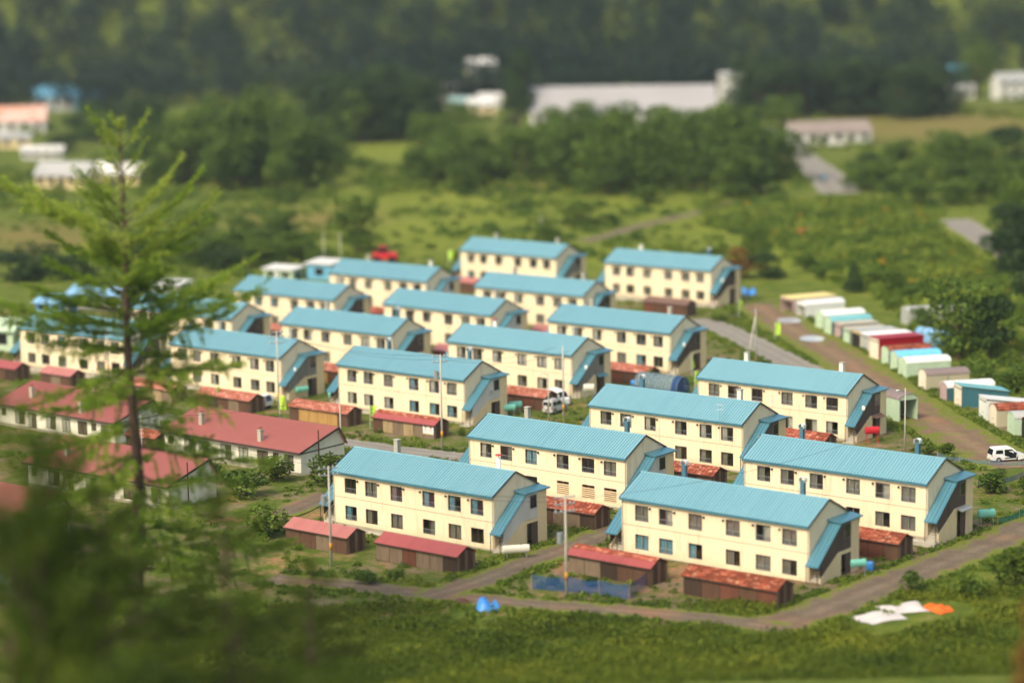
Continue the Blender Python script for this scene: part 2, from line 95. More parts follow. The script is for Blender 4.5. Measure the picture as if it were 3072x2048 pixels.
class NT:
    def __init__(s, name):
        s.m = bpy.data.materials.new(name); s.m.use_nodes = True; s.t = s.m.node_tree
        s.n = s.t.nodes; s.b = s.n['Principled BSDF']; s.out = s.n['Material Output']
    def link(s, a, b): s.t.links.new(a, b)
    def node(s, typ, **kw):
        n = s.n.new(typ)
        for k, v in kw.items():
            if k in ('operation', 'blend_type', 'data_type', 'attribute_name', 'noise_dimensions', 'wave_type', 'bands_direction', 'feature', 'attribute_type', 'interpolation'):
                setattr(n, k, v)
        return n
    def coords(s, kind='Object', scale=(1, 1, 1)):
        tc = s.node('ShaderNodeTexCoord'); mp = s.node('ShaderNodeMapping')
        mp.inputs['Scale'].default_value = scale
        ad = s.node('ShaderNodeVectorMath', operation='MULTIPLY_ADD')        # every object gets its own stretch of the pattern
        cb = s.node('ShaderNodeCombineXYZ'); r = s.objrand(); s.link(r, cb.inputs[0]); s.link(r, cb.inputs[1])
        ad.inputs[1].default_value = (90, 40, 0); s.link(cb.outputs[0], ad.inputs[0]); s.link(tc.outputs[kind], ad.inputs[2])
        s.link(ad.outputs[0], mp.inputs[0]); return mp.outputs[0]
    def geo(s, scale=(1, 1, 1)):
        g = s.node('ShaderNodeNewGeometry'); mp = s.node('ShaderNodeMapping')
        mp.inputs['Scale'].default_value = scale; s.link(g.outputs['Position'], mp.inputs[0]); return mp.outputs[0]
    def noise(s, vec, scale, detail=3, rough=.6):
        n = s.node('ShaderNodeTexNoise'); n.inputs['Scale'].default_value = scale; n.inputs['Detail'].default_value = detail
        n.inputs['Roughness'].default_value = rough; s.link(vec, n.inputs['Vector']); return n.outputs['Fac']
    def ramp(s, fac, stops):
        r = s.node('ShaderNodeValToRGB'); e = r.color_ramp.elements
        while len(e) < len(stops): e.new(.5)
        for q, (p, c) in zip(e, stops): q.position = p; q.color = c if len(c) == 4 else lin(c)
        s.link(fac, r.inputs[0]); return r.outputs[0]
    def mix(s, fac, a, b, blend='MIX'):
        m = s.node('ShaderNodeMix', data_type='RGBA', blend_type=blend)
        for sock, v in ((m.inputs[0], fac), (m.inputs[6], a), (m.inputs[7], b)):
            if hasattr(v, 'is_output'): s.link(v, sock)
            elif isinstance(v, (int, float)): sock.default_value = v
            else: sock.default_value = v if len(v) == 4 else lin(v)
        return m.outputs[2]
    def math(s, op, a, b=0.0, clamp=False):
        m = s.node('ShaderNodeMath', operation=op); m.use_clamp = clamp
        for sock, v in ((m.inputs[0], a), (m.inputs[1], b)):
            if hasattr(v, 'is_output'): s.link(v, sock)
            else: sock.default_value = v
        return m.outputs[0]
    def attr(s, name):
        a = s.node('ShaderNodeAttribute'); a.attribute_name = name; return a.outputs['Fac']
    def objrand(s):
        return s.node('ShaderNodeObjectInfo').outputs['Random']
    def bump(s, h, strength=.3, dist=.02):
        b = s.node('ShaderNodeBump'); b.inputs['Strength'].default_value = strength; b.inputs['Distance'].default_value = dist
        s.link(h, b.inputs['Height']); s.link(b.outputs[0], s.b.inputs['Normal'])
    def color(s, c):
        if hasattr(c, 'is_output'): s.link(c, s.b.inputs['Base Color'])
        else: s.b.inputs['Base Color'].default_value = c if len(c) == 4 else lin(c)
        return s
    def rough(s, r, spec=.5, metal=0.0):
        s.b.inputs['Roughness'].default_value = r; s.b.inputs['Specular IOR Level'].default_value = spec; s.b.inputs['Metallic'].default_value = metal; return s

MAT = {}
def worn(name, base, dark, rough=.7, scale=1.2, spec=.4, amount=.55, streak=True, metal=0.0, rnd=.0):
    """paint or board with uneven fading, vertical streaks and fine grain"""
    t = NT(name); v = t.coords('Object', (1, 1, .18 if streak else 1))
    n1 = t.noise(v, scale, 4, .65); n2 = t.noise(t.coords('Object'), scale * 7, 2)
    f = t.math('MULTIPLY', t.math('SUBTRACT', n1, .42, True), 3.0 * amount, True)
    c = t.mix(f, base, dark)
    c = t.mix(t.math('MULTIPLY', n2, .16), c, dark)
    if rnd:
        c = t.mix(t.math('MULTIPLY', t.objrand(), rnd), c, dark)
    t.color(c).rough(rough, spec, metal); MAT[name] = t.m; return t.m

def wall_mat(name, base, dark, damp):
    t = NT(name); v = t.coords('Object', (1, 1, .12)); v2 = t.coords('Object')
    run = t.noise(v, 1.7, 4, .7); big = t.noise(v2, .35, 3); fine = t.noise(v2, 5.0, 3, .7)
    c = t.mix(t.math('MULTIPLY', t.math('SUBTRACT', big, .45, True), 1.6, True), base, dark)
    c = t.mix(t.math('MULTIPLY', t.math('SUBTRACT', run, .53, True), 3.4, True), c, damp)
    sx_ = t.node('ShaderNodeSeparateXYZ'); tc = t.node('ShaderNodeTexCoord'); t.link(tc.outputs['Object'], sx_.inputs[0])
    low = t.math('MULTIPLY', t.math('SUBTRACT', t.math('ADD', .75, t.math('MULTIPLY', big, .9)), sx_.outputs['Z']), .9, True)     # splash and damp at the foot
    c = t.mix(t.math('MULTIPLY', low, t.math('ADD', fine, .1), True), c, damp)
    t.color(t.mix(t.math('MULTIPLY', fine, .12), c, dark)).rough(.88, .25); MAT[name] = t.m
wall_mat('cream_wall', (247, 228, 190), (236, 214, 174), (204, 184, 148))
worn('cream_stair', (238, 217, 170), (206, 184, 140), .85, .5, .25, .45)
worn('plinth', (172, 164, 140), (122, 116, 98), .9, 1.2)
worn('white_panel', (214, 214, 205), (176, 172, 162), .7, .8)
worn('dark_boards', (96, 82, 72), (62, 50, 44), .85, 1.6)
worn('grey_boards', (138, 134, 122), (104, 98, 88), .85, 1.4)
worn('brown_frame', (86, 58, 50), (60, 42, 38), .6, 2)
worn('grey_frame', (134, 132, 126), (96, 92, 88), .5, 2)
worn('dark_trim', (74, 62, 58), (52, 44, 40), .7, 2)
worn('curtain_white', (216, 212, 198), (180, 176, 164), .9, 3)
worn('curtain_grey', (150, 146, 134), (112, 108, 100), .9, 3)
worn('curtain_blue', (122, 178, 196), (86, 140, 162), .9, 3)
worn('room', (120, 104, 88), (84, 72, 60), .95, 1)
worn('slat_wood', (232, 206, 164), (200, 168, 122), .8, 2)
worn('rusty_frame', (176, 104, 78), (130, 72, 54), .8, 2)
worn('concrete', (186, 180, 160), (142, 136, 120), .9, 2)
worn('metal_grey', (168, 174, 174), (134, 138, 138), .4, 2, .6, .5, True, .3)
worn('metal_white', (232, 234, 226), (196, 196, 186), .4, 2)
worn('flue_blue', (76, 118, 132), (60, 92, 104), .5, 2)
worn('pole', (196, 192, 176), (164, 158, 142), .85, 1.5)
worn('pole_band', (212, 156, 52), (150, 96, 30), .6, 9)
worn('black', (38, 36, 38), (24, 23, 24), .6, 2)
worn('teal_tank', (128, 204, 182), (104, 178, 158), .45, 1.5)
worn('red_paint', (206, 44, 52), (166, 34, 44), .45, 1.2)
worn('pale_cream', (240, 236, 214), (208, 202, 180), .7, 1)
worn('asphalt_trim', (120, 116, 108), (90, 86, 80), .9, 2)
worn('bark', (96, 76, 62), (58, 46, 38), .95, 2.2)
worn('lime_cloth', (214, 255, 84), (196, 244, 70), .8, 1, .2, .2)
worn('ink', (52, 84, 40), (40, 66, 34), .8, 2)
worn('blue_plastic', (72, 148, 220), (52, 118, 188), .4, 2)
worn('blue_tarp', (96, 160, 206), (190, 216, 226), .6, 2.2, .4, .8, False)
worn('white_sheet', (216, 208, 198), (184, 174, 164), .7, 1.2, .3, .4, False)
worn('orange_tarp', (246, 112, 36), (214, 84, 26), .6, 1.5, .3, .4, False)
worn('skin_print', (214, 158, 130), (196, 140, 114), .8, 2)
worn('poster_white', (244, 242, 238), (230, 226, 222), .7, 2)
worn('car_white', (240, 241, 236), (226, 226, 220), .22, .5, .6, .2)
worn('car_silver', (206, 206, 198), (178, 178, 170), .25, .5, .6, .3)
worn('car_glass', (28, 32, 36), (20, 22, 26), .12, 1, .7)
worn('tyre', (34, 33, 33), (24, 24, 24), .9, 2)
worn('chrome', (190, 190, 188), (150, 150, 148), .3, 2, .6, .3, False, .6)
worn('yellow_plate', (244, 202, 40), (226, 180, 30), .5, 2)
worn('lamp_red', (176, 30, 34), (140, 24, 28), .3, 2)
worn('green_sheet', (66, 142, 98), (48, 112, 78), .6, 2)
worn('canopy_brown', (120, 92, 76), (90, 68, 58), .7, 2)
worn('yellow_plastic', (226, 186, 60), (196, 150, 44), .6, 2)

def roof_paint(name, base, fade, dark):
    t = NT(name); v = t.coords('Object', (.5, .9, .9))
    n = t.noise(v, .7, 4, .6); n2 = t.noise(t.coords('Object', (2.2, .15, .15)), 1.6, 3)
    c = t.mix(t.math('MULTIPLY', n, .8), base, fade)
    c = t.mix(t.math('MULTIPLY', t.math('SUBTRACT', n2, .5, True), 1.2, True), c, dark)
    c = t.mix(t.math('MULTIPLY', t.objrand(), .3), c, dark)
    tc = t.node('ShaderNodeTexCoord'); sp = t.node('ShaderNodeSeparateXYZ'); t.link(tc.outputs['Object'], sp.inputs[0])       # sheets fade unevenly, one by one
    wn_ = t.node('ShaderNodeTexWhiteNoise'); wn_.noise_dimensions = '1D'
    t.link(t.math('FLOOR', t.math('ADD', t.math('MULTIPLY', sp.outputs['X'], 3.0), t.math('MULTIPLY', t.objrand(), 500.0))), wn_.inputs['W'])
    c = t.mix(t.math('MULTIPLY', wn_.outputs['Value'], .3), c, fade); c = t.mix(t.math('MULTIPLY', t.math('SUBTRACT', wn_.outputs['Value'], .8, True), 2.0), c, dark)
    t.color(c).rough(.3, 1.0); MAT[name] = t.m
roof_paint('blue_roof', (122, 172, 180), (140, 188, 194), (100, 150, 164))
roof_paint('blue_seam', (80, 134, 148), (92, 146, 158), (68, 118, 134))
roof_paint('blue_trim', (62, 118, 134), (74, 130, 144), (50, 102, 118))
roof_paint('red_roof', (182, 106, 90), (192, 124, 106), (156, 80, 66))
roof_paint('red_rib', (162, 86, 72), (172, 98, 84), (138, 68, 56))
roof_paint('red_sheet', (166, 70, 58), (180, 92, 76), (140, 54, 44))

def rust_roof(name, red, rust, pale, density):
    """painted sheet in overlapping courses whose lower edges rust: blotches staggered course by course"""
    t = NT(name)
    br = t.node('ShaderNodeTexBrick'); br.inputs['Scale'].default_value = 1.0
    br.inputs['Brick Width'].default_value = .8; br.inputs['Row Height'].default_value = .5; br.inputs['Mortar Size'].default_value = .06
    br.inputs['Mortar Smooth'].default_value = .9; br.offset = .5
    br.inputs['Color1'].default_value = (1, 1, 1, 1); br.inputs['Color2'].default_value = (.25, .25, .25, 1); br.inputs['Mortar'].default_value = (.0, .0, .0, 1)
    wob = t.node('ShaderNodeVectorMath'); wob.operation = 'ADD'
    nz = t.node('ShaderNodeTexNoise'); nz.inputs['Scale'].default_value = 1.6; v0 = t.coords('Object'); t.link(v0, nz.inputs['Vector'])
    sc = t.node('ShaderNodeVectorMath'); sc.operation = 'SCALE'; sc.inputs['Scale'].default_value = .22
    t.link(nz.outputs['Color'], sc.inputs[0]); t.link(v0, wob.inputs[0]); t.link(sc.outputs[0], wob.inputs[1])
    t.link(wob.outputs[0], br.inputs['Vector'])
    n1 = t.noise(v0, 2.4, 4, .7); n2 = t.noise(t.coords('Object', (1.0, 2.4, 2.4)), 1.5, 2, .5)
    patt = t.node('ShaderNodeSeparateColor'); t.link(br.outputs['Color'], patt.inputs[0])
    f = t.math('MULTIPLY', t.math('ADD', t.math('MULTIPLY', patt.outputs[0], .7), t.math('SUBTRACT', n1, density)), 2.2, True)
    c = t.mix(f, rust, red)
    c = t.mix(t.math('MULTIPLY', t.math('SUBTRACT', n2, .55, True), 4.5, True), c, pale)
    t.color(c).rough(.75, .3); MAT[name] = t.m
rust_roof('rust_pink', (198, 124, 106), (150, 80, 50), (232, 190, 162), .7)
rust_roof('rust_red', (184, 98, 72), (124, 58, 34), (222, 170, 136), .76)
rust_roof('rust_dark', (176, 90, 60), (116, 54, 30), (214, 156, 118), .8)

for nm, a, b in (('wood_brown', (102, 76, 58), (70, 50, 40)), ('wood_grey', (134, 116, 94), (92, 76, 60)), ('wood_tan', (184, 146, 88), (146, 108, 62)),
                 ('wood_pale', (170, 150, 112), (124, 100, 70)), ('wood_dark', (74, 60, 48), (50, 40, 34)), ('wood_red', (116, 74, 56), (84, 54, 42)), ('wood_rust', (150, 86, 48), (104, 60, 40))):
    worn(nm, a, b, .9, 2.6, .2, .7)

# thin glass: mostly clear, mirror-like at a slant
t = NT('glass'); t.n.remove(t.b)
tr = t.node('ShaderNodeBsdfTransparent'); tr.inputs[0].default_value = (.93, .94, .93, 1)
gl = t.node('ShaderNodeBsdfGlossy'); gl.inputs['Roughness'].default_value = .04
fr = t.node('ShaderNodeLayerWeight'); fr.inputs[0].default_value = .5
ms = t.node('ShaderNodeMixShader'); t.link(t.math('ADD', t.math('MULTIPLY', t.math('POWER', fr.outputs['Facing'], 4.0), .5), .11), ms.inputs[0]); t.link(tr.outputs[0], ms.inputs[1]); t.link(gl.outputs[0], ms.inputs[2]); t.link(ms.outputs[0], t.out.inputs[0])
MAT['glass'] = t.m
# woven net: holes by a fine lattice
def net_mat(name, c, cover):
    t = NT(name); t.color(c).rough(.8, .2)
    tr = t.node('ShaderNodeBsdfTransparent'); ms = t.node('ShaderNodeMixShader'); ms.inputs[0].default_value = cover
    n = t.noise(t.coords('Object'), 2.5, 3); t.link(t.math('ADD', t.math('MULTIPLY', n, .5), cover - .25, True), ms.inputs[0])
    t.link(tr.outputs[0], ms.inputs[1]); t.link(t.b.outputs[0], ms.inputs[2]); t.link(ms.outputs[0], t.out.inputs[0]); MAT[name] = t.m
net_mat('blue_net', (48, 88, 138), .6)
net_mat('pale_net', (126, 150, 156), .55)
net_mat('dull_net', (96, 120, 142), .5)
net_mat('green_net', (40, 120, 100), .75)

def foliage(name, dark, mid, bright, trans=.25):
    t = NT(name); a = t.attr('tint')
    c = t.ramp(a, [(0.0, dark), (.5, mid), (1.0, bright)])
    c = t.mix(t.math('MULTIPLY', t.objrand(), .22), c, dark)
    t.color(c).rough(.7, .2)
    td = t.node('ShaderNodeBsdfTranslucent'); t.link(c, td.inputs[0])
    ms = t.node('ShaderNodeMixShader'); ms.inputs[0].default_value = trans
    t.link(t.b.outputs[0], ms.inputs[1]); t.link(td.outputs[0], ms.inputs[2]); t.link(ms.outputs[0], t.out.inputs[0]); MAT[name] = t.m
foliage('leaf_mid', (52, 76, 26), (86, 112, 36), (132, 150, 52))
foliage('leaf_dark', (34, 54, 28), (54, 78, 36), (90, 112, 48))
foliage('leaf_forest', (26, 44, 34), (40, 62, 44), (72, 92, 56))
foliage('leaf_field', (70, 94, 28), (104, 126, 38), (150, 162, 58), .3)
foliage('leaf_rust', (92, 56, 34), (126, 86, 40), (140, 120, 50))
foliage('needle', (90, 122, 30), (142, 172, 50), (198, 210, 92), .5)
foliage('leaf_near', (46, 62, 14), (76, 98, 22), (116, 134, 36), .35)
foliage('leaf_meadow', (58, 78, 18), (98, 116, 28), (142, 146, 42), .3)
foliage('flower_yellow', (190, 140, 30), (216, 164, 40), (226, 190, 70))

def ground_mat(name):
    t = NT(name); p = t.geo()
    big = t.noise(p, .045, 4, .6); mid = t.noise(p, .32, 4, .65); fine = t.noise(p, 2.2, 3, .7)
    grass = t.ramp(t.math('ADD', t.math('MULTIPLY', mid, .7), t.math('MULTIPLY', fine, .35)), [(.28, (58, 74, 22)), (.5, (88, 104, 34)), (.72, (124, 126, 50))])
    lush = t.ramp(mid, [(.3, (96, 114, 32)), (.7, (142, 146, 50))])
    lf = t.math('MULTIPLY', t.attr('lush'), t.math('ADD', big, .45), True)
    grass = t.mix(lf, grass, lush)
    dirt = t.ramp(t.math('ADD', t.math('MULTIPLY', mid, .6), t.math('MULTIPLY', fine, .4)), [(.3, (84, 72, 54)), (.52, (116, 100, 78)), (.7, (146, 130, 104))])
    red = t.noise(p, .11, 3, .6)
    dirt = t.mix(t.math('MULTIPLY', t.math('SUBTRACT', red, .5, True), 6.0, True), dirt, (162, 118, 86))
    df = t.math('MULTIPLY', t.math('ADD', t.math('SUBTRACT', t.attr('dirt'), .5), t.math('MULTIPLY', t.math('SUBTRACT', t.math('ADD', t.math('MULTIPLY', mid, .6), t.math('MULTIPLY', fine, .4)), .5), 2.4)), 3.2)
    df = t.math('ADD', df, .5, True)
    c = t.mix(df, grass, dirt)
    c = t.mix(t.math('MULTIPLY', t.attr('brown'), .85, True), c, (126, 112, 62))
    t.color(c).rough(.95, .1); t.bump(t.math('ADD', mid, fine), .6, .15); MAT[name] = t.m
ground_mat('ground')
def road_mat(name, c0, c1, c2, weed, red=0.0):
    t = NT(name); p = t.geo(); n1 = t.noise(p, .5, 4, .6); n2 = t.noise(p, 4.0, 3, .7)
    c = t.ramp(t.math('ADD', t.math('MULTIPLY', n1, .6), t.math('MULTIPLY', n2, .4)), [(.3, c0), (.5, c1), (.7, c2)])
    if red:
        c = t.mix(t.math('MULTIPLY', t.math('SUBTRACT', t.noise(p, .14, 3), .5, True), red, True), c, (160, 114, 84))
    e = t.math('MULTIPLY', t.math('SUBTRACT', t.math('ADD', t.attr('edge'), t.math('MULTIPLY', t.math('SUBTRACT', n1, .5), 1.6)), weed), 4.0, True)
    c = t.mix(t.math('MULTIPLY', t.math('MULTIPLY', t.attr('rut'), t.math('ADD', n1, -.05)), .75, True), c, tuple(int(v * .72) for v in c0))          # wheel tracks
    g = t.ramp(n2, [(.3, (72, 88, 28)), (.7, (132, 136, 50))])
    t.color(t.mix(e, c, g)).rough(.92, .2); t.bump(n2, .4, .03); MAT[name] = t.m
road_mat('asphalt', (128, 122, 110), (148, 142, 128), (164, 158, 144), .85)
road_mat('gravel', (92, 80, 64), (120, 106, 86), (146, 132, 110), .5, 2.5)
road_mat('yard_dirt', (106, 90, 70), (138, 112, 86), (158, 140, 116), .36, 3.0)

# ------------------------------------------------------------------ object and mesh helpers
def new_obj(name, data, parent=None, loc=None, rz=None, scale=None):
    o = bpy.data.objects.new(name, data); COL.objects.link(o)
    if parent is not None: o.parent = parent
    if loc is not None: o.location = loc
    if rz is not None: o.rotation_euler = (0, 0, rz)
    if scale is not None: o.scale = scale
    return o
def tag(o, label, cat, group=None):
    o['label'] = label; o['category'] = cat
    if group: o['group'] = group
    return o
def thing(name, label, cat, loc, rz=0.0, group=None):
    o = new_obj(name, None, None, loc, rz); o.empty_display_size = .5
    return tag(o, label, cat, group)

class MB:
    """collects simple solids; mesh() turns them into one mesh"""
    def __init__(s): s.v = []; s.f = []
    def poly(s, pts):
        n = len(s.v); s.v += [tuple(p) for p in pts]; s.f.append(tuple(range(n, n + len(pts)))); return s
    def box(s, x0, x1, y0, y1, z0, z1):
        n = len(s.v)
        s.v += [(x0, y0, z0), (x1, y0, z0), (x1, y1, z0), (x0, y1, z0), (x0, y0, z1), (x1, y0, z1), (x1, y1, z1), (x0, y1, z1)]
        s.f += [tuple(n + i for i in q) for q in ((0, 3, 2, 1), (4, 5, 6, 7), (0, 1, 5, 4), (1, 2, 6, 5), (2, 3, 7, 6), (3, 0, 4, 7))]; return s
    def prism(s, pts, axis, a, b):
        """outline pts (2D) swept along axis from a to b; outline coordinates are the two other axes in order"""
        k = len(pts); n = len(s.v)
        def mk(p, t):
            return {'x': (t, p[0], p[1]), 'y': (p[0], t, p[1]), 'z': (p[0], p[1], t)}[axis]
        s.v += [mk(p, a) for p in pts] + [mk(p, b) for p in pts]
        s.f += [tuple(n + i for i in range(k))[::-1], tuple(n + k + i for i in range(k))]
        s.f += [(n + i, n + (i + 1) % k, n + k + (i + 1) % k, n + k + i) for i in range(k)]; return s
    def tube(s, pts, rad, sides=6):
        pts = [Vector(p) for p in pts]; n = len(s.v)
        rad = rad if isinstance(rad, (list, tuple)) else [rad] * len(pts)
        for i, p in enumerate(pts):
            d = (pts[min(i + 1, len(pts) - 1)] - pts[max(i - 1, 0)]).normalized()
            a = d.orthogonal().normalized() if abs(d.z) < .98 else Vector((1, 0, 0)); a = (a - d * a.dot(d)).normalized(); b = d.cross(a)
            if i and a.dot(pa) < 0: a, b = -a, -b
            pa = a
            for k in range(sides):
                t = 2 * math.pi * k / sides; s.v.append(tuple(p + (a * math.cos(t) + b * math.sin(t)) * rad[i]))
        for i in range(len(pts) - 1):
            for k in range(sides):
                k2 = (k + 1) % sides; s.f.append((n + i * sides + k, n + i * sides + k2, n + (i + 1) * sides + k2, n + (i + 1) * sides + k))
        s.f.append(tuple(n + k for k in range(sides))[::-1]); s.f.append(tuple(n + (len(pts) - 1) * sides + k for k in range(sides))); return s
    def cyl(s, x, y, z0, z1, r, sides=10, r2=None):
        return s.tube([(x, y, z0), (x, y, z1)], [r, r if r2 is None else r2], sides)
    def sphere(s, c, r, seg=10, rings=6, sc=(1, 1, 1)):
        n = len(s.v); s.v.append((c[0], c[1], c[2] - r * sc[2]))
        for i in range(1, rings):
            a = -math.pi / 2 + math.pi * i / rings
            for k in range(seg):
                t = 2 * math.pi * k / seg
                s.v.append((c[0] + r * sc[0] * math.cos(a) * math.cos(t), c[1] + r * sc[1] * math.cos(a) * math.sin(t), c[2] + r * sc[2] * math.sin(a)))
        top = len(s.v); s.v.append((c[0], c[1], c[2] + r * sc[2]))
        for k in range(seg):
            k2 = (k + 1) % seg; s.f.append((n, n + 1 + k2, n + 1 + k)); s.f.append((top, top - seg + k, top - seg + k2))
            for i in range(rings - 2):
                s.f.append((n + 1 + i * seg + k, n + 1 + i * seg + k2, n + 1 + (i + 1) * seg + k2, n + 1 + (i + 1) * seg + k))
        return s
    def mesh(s, name, mat, smooth=False):
        m = bpy.data.meshes.new(name); m.from_pydata(s.v, [], s.f); m.materials.append(MAT[mat])
        if smooth: m.polygons.foreach_set('use_smooth', [True] * len(m.polygons))
        m.update(); return m
CACHE = {}
def shared(key, fn):
    if key not in CACHE: CACHE[key] = fn()
    return CACHE[key]
def part(name, parent, mb, mat, smooth=False, loc=None, rz=None):
    return new_obj(name, mb.mesh(name, mat, smooth), parent, loc, rz)

def np_mesh(name, verts, faces, mat, attrs=None, smooth=False):
    """fast mesh from arrays; faces (m,k); attrs: {name: (domain, values)}"""
    m = bpy.data.meshes.new(name); nv = len(verts); nf, k = faces.shape
    m.vertices.add(nv); m.vertices.foreach_set('co', np.asarray(verts, np.float32).ravel())
    m.loops.add(nf * k); m.loops.foreach_set('vertex_index', faces.astype(np.int32).ravel())
    m.polygons.add(nf); m.polygons.foreach_set('loop_start', np.arange(0, nf * k, k, dtype=np.int32))
    m.update(calc_edges=True)
    if smooth: m.polygons.foreach_set('use_smooth', np.ones(nf, bool))
    for a, (dom, val) in (attrs or {}).items():
        at = m.attributes.new(a, 'FLOAT', dom); at.data.foreach_set('value', np.asarray(val, np.float32))
    m.materials.append(MAT[mat]); m.validate(); return m

# ------------------------------------------------------------------ ground
def seg_dist(x, y, line):
    d = np.full(x.shape, 1e9)
    for (ax, ay, *_), (bx, by, *_) in zip(line[:-1], line[1:]):
        vx, vy = bx - ax, by - ay; L2 = vx * vx + vy * vy
        t = np.clip(((x - ax) * vx + (y - ay) * vy) / L2, 0, 1); d = np.minimum(d, np.hypot(x - ax - t * vx, y - ay - t * vy))
    return d
def inside(x, y, poly):
    c = np.zeros(x.shape, bool); n = len(poly)
    for i in range(n):
        (ax, ay), (bx, by) = poly[i][:2], poly[(i + 1) % n][:2]
        q = ((ay > y) != (by > y)) & (x < (bx - ax) * (y - ay) / ((by - ay) if by != ay else 1e-9) + ax); c ^= q
    return c
VILLAGE = [(-80, 335), (-62, 236), (-22, 203), (24, 196), (46, 218), (56, 250), (60, 295), (46, 372), (30, 402), (0, 424), (-28, 405), (-80, 396)]
YARD = [(36, 372), (30, 340), (40, 300), (40, 262), (60, 256), (58, 280), (50, 320), (43, 368)]
xs = np.unique(np.concatenate([np.linspace(-1600, -400, 14), np.linspace(-400, -100, 26), np.arange(-100, 100.1, 2.0), np.linspace(100, 400, 26), np.linspace(400, 1600, 14)]))
ys = np.unique(np.concatenate([np.linspace(-300, 150, 40), np.arange(150, 440.1, 2.0), np.arange(440, 900, 8.0), np.linspace(900, 1500, 50), np.linspace(1500, 2200, 10)]))
GX, GY = np.meshgrid(xs, ys); gx, gy = GX.ravel(), GY.ravel()
gverts = np.stack([gx, gy, ground_z(gx, gy)], 1)
nx, ny = len(xs), len(ys)
idx = np.arange(nx * ny).reshape(ny, nx)
gfaces = np.stack([idx[:-1, :-1].ravel(), idx[:-1, 1:].ravel(), idx[1:, 1:].ravel(), idx[1:, :-1].ravel()], 1)
dirt = np.where(inside(gx, gy, VILLAGE), .42, .16)
dirt = np.where(inside(gx, gy, YARD), .5, dirt)
dirt = np.where((gy < 232) & (gx > 2) & inside(gx, gy, VILLAGE), .6, dirt)
lush = np.zeros(len(gx)); brown = np.zeros(len(gx))
for (x, y, r) in LUSH: lush = np.maximum(lush, np.exp(-((gx - x) ** 2 + ((gy - y) * .7) ** 2) / (r * r)) * .8)
for (x, y, r) in BROWN: brown = np.maximum(brown, np.exp(-((gx - x) ** 2 + ((gy - y) * .6) ** 2) / (r * r)))
g_obj = new_obj('ground', np_mesh('ground', gverts, gfaces, 'ground', {'dirt': ('POINT', dirt), 'lush': ('POINT', lush), 'brown': ('POINT', brown)}, True))
g_obj['kind'] = 'structure'

def ribbon(name, line, width, mat, lift, seed):
    rng = random.Random(seed); P = [Vector((p[0], p[1])) for p in line]; pts = []
    for i in range(len(P) - 1):
        p0, p1, p2, p3 = P[max(i - 1, 0)], P[i], P[i + 1], P[min(i + 2, len(P) - 1)]; n = max(2, int((p2 - p1).length / 2))
        for k in range(n):
            t = k / n; pts.append(.5 * ((2 * p1) + (p2 - p0) * t + (2 * p0 - 5 * p1 + 4 * p2 - p3) * t * t + (3 * p1 - 3 * p2 + p3 - p0) * t ** 3))
    pts.append(P[-1]); V = []; E = []; RU = []; F = []; cols = [-1, -.75, -.35, 0, .35, .75, 1]
    for i, p in enumerate(pts):
        d = (pts[min(i + 1, len(pts) - 1)] - pts[max(i - 1, 0)]).normalized(); n = Vector((-d.y, d.x))
        j = [rng.uniform(-.5, .5) for _ in cols]
        for c, jj in zip(cols, j):
            w = width / 2 * c + (jj * .5 if abs(c) > .7 else 0); q = p + n * w; V.append((q.x, q.y, gz(q.x, q.y) + lift)); E.append(abs(c) * .9 if c else .3); RU.append(1.0 if abs(c) == .35 else 0.0)
        if i:
            b = i * 7
            F += [(b - 7 + k, b - 6 + k, b + k + 1, b + k) for k in range(6)]
    o = new_obj(name, np_mesh(name, np.array(V), np.array(F)[:, ::-1], mat, {'edge': ('POINT', E), 'rut': ('POINT', RU)}, True)); o['kind'] = 'structure'; return o
ROAD_KIND = {'far_lane': ('lane', 'gravel'), 'upper_road': ('road', 'asphalt'), 'right_road': ('road', 'asphalt'), 'garage_road': ('road', 'asphalt'), 'garage_yard': ('yard', 'yard_dirt'),
             'east_lane': ('dirt_road', 'gravel'), 'front_lane': ('dirt_road', 'gravel'), 'cross_lane': ('dirt_road', 'gravel'), 'mid_lane': ('road', 'asphalt'), 'west_lane': ('road', 'asphalt'), 'low_lane': ('lane', 'gravel')}
for i, (k, (line, w)) in enumerate(ROADS.items()):
    ribbon(ROAD_KIND[k][0], line, w, ROAD_KIND[k][1], .03 + .007 * i, i)
ROAD_LINES = [(l, w) for l, w in ROADS.values()]
def off_road(x, y, m=.3):
    ok = np.ones(x.shape, bool)
    for l, w in ROAD_LINES: ok &= seg_dist(x, y, l) > w / 2 + m
    return ok

# ------------------------------------------------------------------ apartment blocks
L, WF, ZE, ZR = 20.0, 3.26, 5.40, 7.19        # length, half depth to the wall, eave and ridge heights
EAVE = 3.51                                   # half depth to the roof's edge
WX = [(-8.5, -7.0), (-5.86, -4.33), (-2.64, -1.15), (1.34, 2.86), (4.48, 6.05), (7.2, 8.74)]
WZ = [(3.38, 4.86), (.72, 2.14)]
HX = L / 2 - .02

